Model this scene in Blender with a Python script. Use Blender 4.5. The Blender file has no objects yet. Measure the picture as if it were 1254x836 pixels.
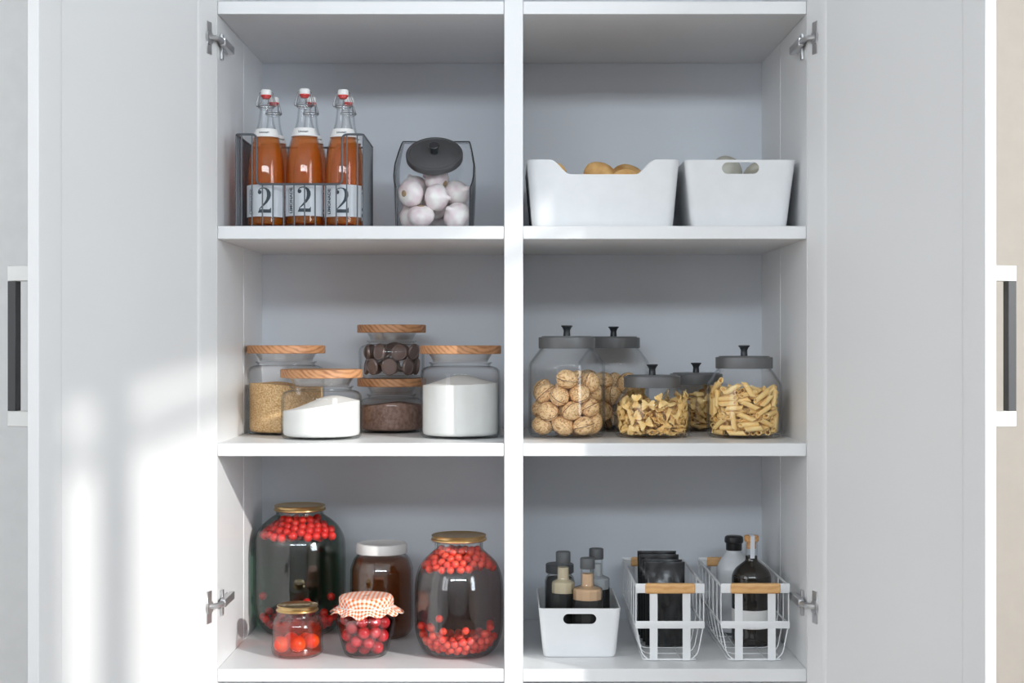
import bpy, bmesh, math, random, json
from mathutils import Vector, Matrix
PI = math.pi
sc = bpy.context.scene
COL = sc.collection
H = 1.30            # camera height
CAMD = 2.36         # camera to cabinet front
F = 1770.0          # focal length in pixels for a 1254 px wide frame
S1, S2, S3 = H + .1887, H - .1661, H - .5347   # the three shelf tops in view

# settled positions of the loose contents, metres and radians, relative to their jar or bin
DATA_JSON = (
    '{"walnut1":[[0.024,0.0373,0.0164,1.29,-0.54,0.21],[-0.0072,-0.03,0.0165,1.87,-2.65,-0.16],[-0.043,-0.0115,0.0161,1.21,-0.0,2.54],[0.0445,-0.0071,0.0179,2.2,-1.07,-0.41],[0.027,-0.0364,0.0164,0.09,0.23,-2.5],[-0.0328,-0.0314,0.0408,-2.24,0.26,-0.86],[-0.0106,0.0423,0.0171,1.22,-0.65,1.8],[0.0073,-0.0433,0.0422,-2.16,0.13,-2.38],[-0.0199,0.0103,0.02,-0.06,0.29,-0.72],[0.0119,-0.0033,0.0177,-0.88,1.11,-0.31],[0.038,-0.0239,0.0469,0.48,0.24,-2.29],[0.0045,0.0242,0.04,1.18,-0.95,1.84],[0.0395,0.0182,0.039,-3.0,-0.34,0.5],[-0.0288,0.0322,0.0469,2.44,0.21,-0.62],[-0.0018,-0.0449,0.0967,-3.05,0.24,-0.56],[0.0261,0.035,0.0635,1.84,0.35,1.34],[-0.0444,0.0039,0.0444,-1.48,0.41,2.34],[-0.014,-0.04,0.0667,0.68,-0.2,1.12],[-0.0094,-0.0105,0.0451,-0.41,-2.52,-0.8],[0.0199,-0.0382,0.0714,0.89,0.26,-0.81],[-0.0425,0.0155,0.0755,-0.13,-1.12,-0.84],[-0.0379,-0.0169,0.0712,2.87,-0.67,0.18],[0.018,-0.001,0.059,-0.44,2.09,-1.05],[-0.0029,0.0453,0.0744,1.73,2.0,-0.11],[0.0446,0.0089,0.0741,-1.57,-2.13,0.05],[-0.0094,0.0141,0.0704,-0.64,-1.35,-2.49],[0.0174,0.0187,0.0924,2.62,-0.83,0.72],[-0.0001,-0.0126,0.086,0.23,0.34,-2.75],[0.0397,-0.0221,0.0898,-1.27,0.82,1.28]],"walnut2":[[-0.0417,0.018,0.0157,-1.32,-0.0,1.31],[-0.0143,0.0429,0.0157,1.82,0.0,-2.89],[0.0232,0.0383,0.0181,-2.12,-1.11,0.86],[-0.0412,-0.019,0.0163,0.7,-2.76,-0.88],[0.0368,-0.0236,0.0167,0.36,-3.02,-1.05],[0.0364,0.0244,0.0459,-1.37,0.41,-2.72],[0.0427,0.01,0.0163,-0.7,-0.36,2.71],[0.0149,-0.0033,0.0341,2.71,0.92,0.69],[-0.0104,0.0098,0.018,-1.0,1.15,-1.46],[0.0042,0.0449,0.0443,-0.59,0.6,3.06],[0.0454,-0.0074,0.0464,0.07,1.79,1.58],[0.0096,-0.0444,0.017,-0.31,-2.46,0.35],[-0.0449,0.0015,0.0445,3.03,0.21,-1.01],[-0.0206,-0.0399,0.0322,0.21,0.84,-1.38],[-0.0041,-0.0433,0.0616,1.64,0.63,1.25],[0.0251,0.0375,0.0734,1.05,2.63,-0.24],[-0.013,0.0021,0.0535,0.69,-1.02,-1.24],[0.0268,-0.0363,0.0463,-1.43,0.93,-0.06],[-0.0366,-0.0261,0.0618,-0.85,-0.51,2.12],[-0.0292,0.0327,0.0432,2.36,-0.06,1.76],[-0.0405,0.0206,0.0717,-1.66,-0.05,-2.07],[0.0149,-0.0116,0.0679,-0.61,0.89,-2.66],[0.0448,0.0087,0.077,-1.85,-0.54,-1.27],[0.0023,0.0154,0.0835,1.77,2.18,0.69],[0.0217,-0.0397,0.0842,1.04,-0.96,0.63],[-0.0131,0.0432,0.0728,1.95,-0.91,-0.05],[-0.0442,-0.0071,0.0909,1.28,-2.54,-0.75],[-0.0221,-0.0375,0.0887,-0.68,-0.12,-2.74]],"bow1":[[0.0087,0.0414,0.003,-0.0,0.0,0.51],[0.0285,-0.0319,0.003,-0.0,-0.0,-0.58],[0.0163,-0.0366,0.0079,-0.78,-3.14,-0.57],[-0.0314,-0.0128,0.003,-0.0,-0.0,-2.57],[-0.0231,-0.03,0.003,-3.14,0.0,0.79],[0.0418,-0.0172,0.003,3.14,0.0,1.02],[0.0422,-0.0278,0.009,0.0,-0.0,2.52],[-0.0384,0.0027,0.003,0.0,-0.0,-2.57],[-0.0174,0.0532,0.0114,0.0,-1.28,1.88],[0.0191,0.028,0.003,0.0,0.0,0.51],[-0.0533,0.0149,0.0135,0.83,-2.1,-1.07],[0.0229,0.0271,0.009,0.0,0.0,0.84],[-0.0291,-0.0128,0.009,0.0,3.14,-0.71],[0.0184,0.0073,0.003,-0.0,3.14,0.6],[-0.0157,0.0379,0.003,-0.0,0.0,-2.96],[-0.0122,0.0319,0.009,3.14,0.0,0.8],[0.0308,0.0412,0.0088,-1.71,0.01,-0.86],[0.0062,-0.003,0.0071,-0.59,-0.0,2.35],[-0.0046,-0.0427,0.003,-3.14,0.0,-1.34],[-0.0431,0.0306,0.0059,-0.39,-0.0,-2.18],[0.0399,0.0143,0.003,3.14,-0.0,-1.48],[-0.0267,-0.0117,0.015,0.0,-3.14,0.59],[-0.0126,-0.0254,0.0094,0.03,-0.41,-2.42],[-0.0343,-0.0436,0.0088,-1.96,-0.0,2.45],[0.0157,-0.0499,0.0136,-0.51,2.54,0.21],[0.0276,-0.008,0.0063,-2.87,-0.12,0.99],[-0.0094,0.0093,0.003,-0.0,0.0,0.82],[0.0501,-0.0047,0.0133,1.24,-0.39,-1.39],[-0.0382,-0.0002,0.0162,2.85,-0.55,-0.46],[0.0117,0.0398,0.009,-0.0,-0.0,-2.3],[0.0357,0.0102,0.009,0.0,0.0,-0.54],[-0.0195,0.0015,0.009,3.14,-0.0,-0.68],[-0.0269,-0.038,0.0166,-1.08,0.17,2.38],[-0.0232,-0.0334,0.0148,1.09,0.0,-0.85],[0.0547,0.0019,0.0089,1.27,0.0,-1.51],[-0.0313,0.0183,0.0089,2.57,0.18,0.85],[-0.0046,0.0505,0.0145,1.57,-0.01,1.88],[-0.0264,0.0368,0.0137,0.68,-0.15,-1.7],[0.0168,-0.0439,0.0106,0.17,0.76,-1.9],[-0.0214,-0.0016,0.025,-0.14,-0.24,-2.06],[0.0171,-0.0194,0.0117,-2.64,-0.33,-0.23],[-0.0008,-0.0065,0.0093,3.08,-0.59,0.89],[-0.0058,-0.0492,0.009,0.0,0.0,-1.52],[-0.0386,0.0136,0.0163,'
    '2.65,0.3,1.21],[0.0427,-0.0319,0.015,-0.0,-3.14,0.91],[-0.0051,-0.044,0.017,-2.9,0.08,1.29],[-0.0401,0.0175,0.0209,-0.37,-0.45,-0.13],[0.0234,0.029,0.015,0.0,0.0,0.71],[0.0015,-0.0118,0.0152,0.57,0.18,-1.06],[-0.0156,0.0072,0.0154,0.24,3.12,-0.76],[0.033,-0.0028,0.0148,-0.1,-0.08,2.27],[0.0087,0.0174,0.0212,-0.85,2.23,1.56],[-0.056,-0.0033,0.0136,1.1,-2.01,-1.33],[-0.0502,0.0286,0.0292,1.51,-0.41,-2.03],[0.0453,0.0218,0.0136,0.03,0.73,1.62],[0.0422,0.0096,0.0243,-0.32,3.08,0.29],[-0.017,0.0397,0.0204,-2.27,0.03,1.54],[-0.001,0.0192,0.009,0.0,0.0,-2.34],[0.0125,0.0468,0.0156,0.11,3.11,-1.02],[0.0015,-0.0178,0.0196,-0.21,-0.55,1.18],[0.025,0.0524,0.0259,-1.57,-0.03,2.69],[0.0018,0.0187,0.0208,1.16,-0.0,0.96],[-0.0162,-0.0556,0.0204,-1.61,-0.41,-0.25],[0.0222,-0.0055,0.0208,-0.5,2.81,-0.23],[-0.0425,-0.0205,0.0088,2.04,-0.0,2.23],[0.0124,0.0117,0.0217,1.04,-0.66,1.3],[0.0589,0.0018,0.0282,1.56,1.56,-1.57],[-0.0325,0.0367,0.0167,2.45,0.05,1.31],[-0.0435,0.0167,0.0271,-0.52,0.22,1.09],[-0.0079,-0.0412,0.0292,0.71,-0.11,-1.83],[0.0429,0.0381,0.0161,1.39,-0.74,-0.75],[0.0308,0.0309,0.021,-0.0,-0.01,2.48],[-0.0185,0.056,0.0337,1.56,1.57,0.31],[-0.0344,0.0401,0.0221,-0.58,-0.41,0.7],[0.0145,0.0443,0.0292,0.05,-2.93,-0.52],[-0.0491,0.0312,0.0494,-1.77,-1.16,1.16],[0.0383,-0.0272,0.0251,-0.59,0.0,2.44],[0.0351,0.0301,0.027,-0.0,0.01,-1.01],[0.0028,0.0513,0.025,3.11,0.2,0.12],[-0.0467,-0.0246,0.0106,-1.1,-0.11,2.17],[-0.0408,-0.011,0.0243,-0.98,-0.01,2.25],[-0.0331,-0.0398,0.0268,-1.53,-0.39,-0.64],[-0.005,0.0505,0.0386,1.56,-0.01,-1.3],[0.0311,0.0369,0.0333,-0.0,-3.11,-0.26],[-0.0376,0.044,0.039,1.52,-0.43,-2.38],[0.0147,-0.0109,0.0357,0.05,0.51,2.58],[0.0512,0.0264,0.0298,1.48,0.81,-1.15],[0.0017,-0.0489,0.0243,2.26,-0.11,-1.84],[0.0164,-0.0245,0.0239,0.21,0.52,-1.97],[0.0122,0.051,0.0376,-0.02,-3.11,-0.26],[-0.0137,-0.0166,0.0228,-1.2,-2.46,0.7],[0.0437,-0.0162,0.0245,-0.41,0.23,2.79],[-0.012,0.0382,0.0237,0.82,-0.35,1.88],[0.0069,-0.0263,0.0259,0.27,0.49,-1.83],[0.0449,0.0029,0.0283,-0.33,-3.11,0.02],[-0.0115,0.0167,0.0272,-0.41,-0.93,-0.12],[-0.0297,0.0069,0.034,0.26,-0.29,2.49],[0.0544,-0.02,0.0394,-1.56,-0.4,1.19],[-0.0227,0.027,0.0304,-2.32,0.48,-0.75],[0.0215,0.0161,0.0266,0.76,-0.79,1.75],[-0.0128,-0.0218,0.0314,1.27,0.31,0.85],[-0.0365,0.0328,0.0372,1.26,0.51,-2.45],[-0.005,0.0356,0.0337,-1.59,0.78,-0.6],[0.0185,-0.0126,0.0228,-2.58,0.21,-1.1],[0.0262,0.0061,0.0361,1.69,1.05,1.58],[0.0068,-0.048,0.0281,0.71,-2.55,-1.17],[0.0309,-0.0426,0.0266,1.13,-0.81,1.41],[-0.002,-0.0244,0.0367,0.29,-3.04,0.91],[-0.0492,-0.0164,0.031,-0.98,-0.1,2.19],[0.0407,-0.0409,0.0333,-1.44,0.59,-2.28],[0.022,-0.0481,0.036,0.07,-1.39,-0.03],[-0.0444,-0.013,0.0289,0.95,0.29,-1.09],[-0.0336,-0.0471,0.0305,-1.52,-0.56,-0.65],[-0.0132,-0.047,0.0348,0.7,-0.18,-1.75],[0.0363,0.0319,0.0391,0.03,-0.01,1.61],[-0.0584,0.0033,0.0383,-1.84,1.37,1.29],[0.0223,-0.0267,0.039,1.18,0.32,-0.04],[0.0354,-0.0136,0.0346,-0.29,-0.06,-0.09],[-0.0168,-0.0126,0.0385,-0.33,-0.63,-0.58],[-0.0273,-0.0061,0.0447,0.71,-2.86,-0.13],[-0.0167,0.0498,0.0395,-0.19,-1.53,-1.07],[-0.0301,-0.0323,0.0335,0.78,2.6,-0.79],[0.01,-0.0496,0.0333,0.87,-0.21,1.57],[0.0413,0.0157,0.0384,1.5,0.0,2.96],[0.0435,0.0036,0.0349,0.32,0.09,-0.17],[-0.0236,0.015,0.0382,-2.77,0.65,1.23],[0.0116,0.0079,0.0373,-1.1,-0.07,2.92],[-0.0169,0.0559,0.0545,-1.58,0.13,-2.87],[0.0154,0.0218,0.0403,2.6,-0.33,-0.01],[-0.0025,0.0017,0.0336,-2.14,-0.71,0.2],[-0.0358,0.0465,0.062,-1.57,1.46,0.63],[-0.0189,0.024,0.0422,-0.0,-2.52,-0.0],[-0.0387,-0.0142,0.0399,-0.58,-0.11,-1.59],[0.0397,-0.0301,0.043,1.32,0.89,-2.42],[0.0037,-0.0475,0.045,-2.95,0.13,-1.0],[-0.0218,0.0363,0.048,0.79,-0.67,-3.08],[0.0171,-0.0329,0.0411,-1.98,0.44,-0.09],[-0.0004,0.0349,0.0475,-0.77,-2.71,0.34],[0.0399,-0.0117,0.0407,0.29,-3.13,0.03],[-0.0128,0.0138,0.0452,-0.39,-0.49,-2.53],[0.0469,-0.0342,0.0545,1.44,-2.17,1.02],[0.0437,-0.0016,0.044,0.29,-0.02,-3.09],[0.0268,0.046,0.0477,1.65,0.26,-0.04],[-0.0543,-0.0202,0.0426,-1.71,0.82,-1.28],[0.0083,0.056'
    '8,0.0492,-1.59,-0.03,3.04],[0.0389,0.0323,0.0507,2.78,0.3,0.54],[0.0558,0.0153,0.046,-1.62,0.77,1.79],[0.0371,0.0211,0.0493,-0.03,-0.43,-1.61],[0.0548,-0.0194,0.0617,-1.57,-1.06,-1.93],[0.023,-0.0429,0.0515,-0.2,-0.36,0.59],[-0.0042,-0.0022,0.039,-0.98,-2.39,-0.63],[0.0019,-0.0443,0.052,-3.1,-0.25,0.92],[-0.043,0.0075,0.0457,0.17,0.55,2.17],[-0.0321,-0.0171,0.0499,0.77,0.52,-0.38],[0.0193,0.0377,0.048,-0.28,1.47,-1.75],[-0.0334,0.0246,0.0531,-2.39,-0.7,-0.4],[0.0037,-0.0091,0.0478,0.14,0.63,-1.26],[0.0414,-0.0052,0.0513,-0.25,0.15,0.5],[-0.0164,0.041,0.0586,-0.01,-0.53,-1.23],[-0.0385,0.0194,0.0533,-0.91,2.73,-0.7],[-0.0467,0.0146,0.0544,-1.94,-0.46,-0.6],[-0.0179,0.0243,0.0655,-2.2,-0.31,0.82],[-0.0078,0.0019,0.0547,-0.86,0.2,1.02],[-0.0222,-0.0396,0.044,3.04,0.71,-0.37],[0.0277,-0.0185,0.0493,0.15,2.88,-1.15],[-0.0107,-0.036,0.0503,0.99,-0.23,-2.05],[-0.0509,-0.0044,0.0517,-1.39,-1.11,1.67],[-0.0366,-0.0242,0.0516,-0.79,2.69,0.53],[0.0582,-0.001,0.0636,1.46,-1.07,-1.53],[-0.0311,-0.0498,0.0588,-1.31,1.58,-0.31],[0.0184,0.0021,0.0482,-0.24,0.52,-2.62],[-0.0124,-0.0564,0.0526,-1.57,-0.01,2.89],[0.0012,-0.0171,0.0495,0.13,0.63,-1.26],[0.0137,0.026,0.0511,-1.43,0.61,2.31],[0.0474,0.0167,0.0602,0.31,2.6,-0.85],[-0.0437,-0.0379,0.0451,-1.79,-2.13,-0.69],[0.0093,-0.0571,0.0603,1.82,-2.07,0.0],[-0.0182,0.054,0.0712,-1.57,0.13,-2.75],[-0.0038,0.022,0.0515,-2.83,0.58,-0.51],[0.0409,-0.0003,0.0561,-0.01,2.85,-1.62]],"bow2":[[-0.0347,-0.0279,0.0125,-0.09,-1.53,-1.03],[0.0397,-0.0114,0.0034,-0.0,-0.0,2.53],[-0.0267,0.0291,0.0034,-3.14,-0.0,0.98],[0.0233,0.0305,0.0094,-1.51,0.0,0.82],[0.0358,0.024,0.0094,1.63,0.0,0.82],[0.0486,0.0063,0.012,0.0,0.95,2.39],[0.0317,0.0295,0.0094,1.63,-0.0,0.82],[-0.0198,-0.0356,0.0034,-0.0,-3.14,1.01],[0.0296,0.0253,0.0222,-3.14,0.0,0.82],[-0.04,-0.013,0.0034,0.0,-0.0,0.15],[-0.0192,0.0519,0.0132,0.15,1.81,2.11],[0.0253,-0.0299,0.0034,3.14,-0.0,0.72],[-0.0314,-0.0474,0.0145,1.57,0.07,2.51],[0.0141,0.0409,0.017,-1.11,-0.97,0.43],[0.0174,0.035,0.0145,-1.28,0.52,0.97],[-0.0405,0.0111,0.0034,-0.0,0.0,-0.49],[0.0168,0.0517,0.0097,1.14,0.0,-0.31],[-0.0124,-0.0453,0.0102,-0.0,-0.0,2.09],[-0.0458,-0.018,0.0102,-0.0,0.0,-2.77],[0.0007,0.0258,0.0034,-0.0,0.0,-2.34],[0.002,-0.0415,0.0034,0.0,-3.14,-0.54],[-0.0413,0.0209,0.0102,3.14,0.0,-0.04],[0.0043,0.0032,0.0034,0.0,-0.0,0.62],[0.0373,0.0092,0.0094,2.19,0.0,0.82],[-0.019,-0.0074,0.0034,-0.0,-0.0,-1.43],[-0.0036,0.0409,0.0129,1.66,-0.33,-2.4],[0.0445,0.0144,0.0222,-3.14,0.0,0.82],[0.0057,-0.0153,0.0071,-0.47,0.0,-2.52],[0.024,-0.0275,0.0102,-0.0,0.0,-0.97],[0.0458,-0.0146,0.0102,-0.0,0.0,3.03],[-0.0389,0.0393,0.0141,-2.52,1.34,-0.08],[0.0366,-0.041,0.0128,0.0,-1.84,2.3],[-0.0517,-0.0034,0.0202,0.0,0.28,-1.48],[-0.0208,-0.0293,0.0193,0.0,-1.62,2.4],[-0.0149,0.0461,0.0132,-1.82,0.33,0.3],[0.0437,-0.0172,0.017,-3.14,0.0,-0.78],[-0.008,0.0175,0.0126,-0.14,2.25,0.62],[0.0224,-0.0039,0.0171,1.03,1.14,2.23],[0.0034,-0.0453,0.0154,-0.04,-2.68,0.46],[0.039,0.0236,0.029,-3.14,-0.0,1.13],[0.0183,-0.0539,0.031,-1.39,0.92,0.45],[-0.0181,-0.0373,0.0228,1.57,-0.0,0.83],[0.0275,-0.0323,0.017,-0.0,0.0,-2.41],[-0.0256,0.0361,0.0199,-0.12,-1.26,1.49],[0.0423,-0.0214,0.0277,-2.65,0.0,-0.73],[-0.0418,0.007,0.0152,-0.4,-0.15,2.78],[0.0324,0.0468,0.0304,1.5,0.52,-0.64],[-0.0228,-0.0112,0.0145,-0.0,0.38,0.1],[-0.0459,-0.0079,0.0258,0.27,0.07,-0.17],[-0.0031,0.0418,0.0284,-0.08,-2.54,-0.17],[0.0277,-0.0442,0.0342,-1.25,-0.41,-0.07],[0.0028,0.0288,0.0299,0.55,-0.29,1.69],[-0.0219,0.0294,0.0246,2.01,2.33,0.11],[-0.0433,0.0383,0.0391,1.45,-1.7,0.94],[0.0569,-0.0054,0.0293,-1.37,0.83,-1.57],[0.0316,0.0063,0.0307,0.03,2.37,1.17],[-0.0155,0.0132,0.018,2.04,-0.23,2.34],[-0.0203,-0.0438,0.0356,-0.19,0.04,-2.09],[0.0163,0.0315,0.0341,-0.47,-3.05,0.54],[0.0148,0.0197,0.0391,0.65,0.59,-0.0],[-0.0025,-0.0202,0.0152,0.05,-2.68,-1.07],[0.0036,0.0089,0.0196,0.0,-1.74,2.42],[-0.0199,-0.0537,0.047,1.5,-0.18,2.8],[0.0093,-0.0562,0.0521,1.51,2.65,0.12],[-0.0018,0.0569,0.0298,1.55,0.78,0.03],[0.0052,-0.0366,0.02'
    '68,-1.12,-0.16,-0.74],[0.0018,-0.0524,0.0309,0.18,-2.22,-0.0],[0.0094,0.005,0.0196,-0.0,1.74,-0.72],[-0.0411,0.0178,0.0244,2.61,-0.3,-1.06],[-0.0547,0.0159,0.0363,1.4,0.79,-1.95],[0.0518,0.0111,0.0348,-1.57,-0.0,1.33],[-0.0021,-0.0169,0.0301,0.28,0.7,0.36],[-0.0283,-0.0294,0.0356,1.27,-0.19,-2.17],[0.0106,0.0002,0.0399,-2.64,0.13,0.6],[0.013,-0.016,0.0235,-1.76,0.02,-1.34],[-0.0408,-0.0134,0.0317,-0.11,-2.86,-0.87],[-0.0353,-0.0174,0.0371,-0.25,0.16,-2.28],[-0.0491,-0.0292,0.0281,-1.51,0.72,-1.02],[-0.0355,0.0236,0.035,0.67,-2.71,-1.06],[-0.0394,-0.0415,0.0551,1.78,-1.08,-0.91],[-0.0394,-0.0258,0.0442,0.48,-0.16,0.87],[0.035,-0.0255,0.0312,-0.44,0.23,2.86],[-0.0569,0.0005,0.0467,1.74,0.79,-1.48],[0.056,0.0053,0.0537,1.57,-0.04,-1.5],[0.014,-0.0327,0.0352,1.57,0.66,-0.33],[0.0417,-0.0052,0.0407,-1.2,0.78,-0.72],[-0.0154,-0.0075,0.0251,1.94,0.14,1.3],[-0.026,-0.0027,0.0353,1.31,0.85,2.36],[-0.0145,-0.0395,0.0491,-0.06,2.67,-0.49],[-0.0075,0.0024,0.0409,2.08,0.35,-1.52],[0.0296,-0.001,0.0417,-1.75,-0.48,2.14],[0.0022,-0.0287,0.0451,2.25,-0.16,1.11],[0.0149,0.0551,0.0443,1.42,-0.82,-0.16],[-0.0061,-0.0493,0.0647,0.02,-0.08,0.06],[-0.0135,-0.0147,0.0487,-0.33,-3.02,-0.28],[0.0124,0.0419,0.0428,2.76,-0.28,-0.24],[-0.0202,0.0454,0.0391,2.35,0.36,1.51],[-0.0432,0.0013,0.0456,-0.22,2.43,-1.81],[0.046,-0.0335,0.0461,1.62,0.48,-2.17],[0.008,-0.0491,0.0511,-1.59,-0.1,-2.98],[0.0476,0.0316,0.0477,-1.57,0.93,2.14],[0.0531,-0.0206,0.0654,-1.41,0.62,1.28],[0.035,0.0418,0.0576,1.1,0.87,1.92],[0.0153,-0.0108,0.0431,0.06,0.4,-0.62],[-0.0162,-0.0331,0.0548,-0.42,-0.22,0.74],[0.0243,0.0514,0.0691,-1.31,2.21,-0.31],[0.028,-0.0293,0.0417,-2.56,-0.33,1.69],[0.0016,0.0413,0.0491,0.34,-2.94,1.02],[-0.0178,0.0145,0.0349,0.0,-2.94,1.35],[0.0334,-0.0461,0.0577,-1.56,0.51,-2.51],[-0.0546,-0.0161,0.0568,-1.56,0.8,-1.29],[0.0382,0.0307,0.0416,1.57,0.0,-0.86],[-0.0206,0.0171,0.0414,-0.0,0.2,1.34],[-0.0364,-0.0202,0.0541,-0.39,2.77,1.31],[0.0243,0.0206,0.0483,-0.4,-0.21,-2.51],[0.0311,-0.0297,0.048,-0.58,-0.33,-2.36],[-0.0264,0.0403,0.045,2.3,0.14,1.3],[-0.0284,-0.0207,0.0591,-0.52,3.02,0.8]],"penne":[[0.0078,0.0402,0.0044,1.83,0.0,0.14],[0.0199,0.0243,0.0044,-1.31,0.0,-0.41],[-0.0329,-0.0045,0.0044,2.36,-0.0,-1.66],[-0.0091,0.0467,0.0044,2.88,-0.0,0.14],[0.0147,0.0047,0.0044,1.31,0.0,1.95],[0.0165,-0.0289,0.0044,-1.31,0.0,-2.15],[-0.0278,0.0321,0.0044,0.27,0.0,0.32],[0.0085,-0.0524,0.0124,-0.77,-0.09,0.16],[-0.0249,-0.0127,0.0044,1.31,-0.0,-1.66],[0.0193,0.023,0.0132,2.12,0.0,-2.46],[-0.0454,-0.0171,0.0047,0.26,-3.12,-1.19],[0.0087,-0.0056,0.0094,2.1,-0.29,-0.6],[-0.0393,-0.0139,0.0124,0.41,-0.44,-1.36],[0.0061,-0.0288,0.0044,-1.83,0.0,0.99],[0.0394,0.027,0.0044,-0.26,-0.0,2.14],[-0.0095,0.0251,0.012,0.69,0.1,-1.37],[-0.0007,0.0248,0.0093,-1.83,-0.29,1.74],[-0.0148,0.0019,0.0044,-1.31,0.0,1.51],[0.0415,-0.0187,0.0044,0.28,-3.14,1.13],[-0.0389,0.0108,0.0107,2.63,-0.37,0.44],[-0.002,-0.0253,0.0044,1.83,0.0,-2.15],[-0.032,0.0277,0.0129,0.63,-0.53,2.22],[-0.0099,-0.0215,0.0044,1.83,0.0,-2.15],[0.0358,0.0082,0.0044,-0.26,-3.14,-0.32],[0.0431,0.0049,0.0132,-1.27,0.05,1.87],[0.0005,-0.0095,0.0131,0.26,-3.14,-0.68],[0.0242,-0.0342,0.0062,-2.89,-0.1,1.07],[-0.0154,-0.0347,0.0131,0.26,3.14,-0.42],[0.0063,0.0234,0.0154,2.79,0.26,0.75],[-0.0222,0.0355,0.0149,-1.86,-0.46,1.95],[0.0194,0.0427,0.0132,0.95,3.13,-0.05],[-0.0201,-0.0428,0.0044,1.83,-0.0,2.78],[-0.0261,-0.0491,0.0242,-0.47,-1.49,2.51],[-0.0465,-0.0264,0.0202,-0.44,-0.56,-1.07],[0.0514,0.0118,0.0133,2.93,-0.18,-1.35],[-0.0119,-0.0148,0.0224,-0.25,-0.96,0.74],[-0.0299,-0.0381,0.0131,0.26,0.0,-0.4],[0.0202,0.038,0.0207,-1.11,3.01,0.29],[-0.01,0.0522,0.0172,-0.89,2.81,0.17],[0.0158,0.0076,0.0143,-2.62,0.1,0.47],[0.0073,0.0525,0.0134,-1.54,-0.28,-0.15],[-0.0439,0.0105,0.018,-2.28,0.02,1.43],[0.0375,-0.0148,0.0128,0.86,0.53,1.46],[-0.0518,0.0103,0.014,0.78,-0.12,-1.76],[0.052,-0.0147,0.0209,1.29,-1.02,1.23],[0.0488,-0.0237,0.0219,0.7,2.12,1.11],[0.0286,0.0304,0.0238,2.67,-0.12,0.4],[-0.0012,0.0311,0.0243,0.34,-0.13,-'
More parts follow.
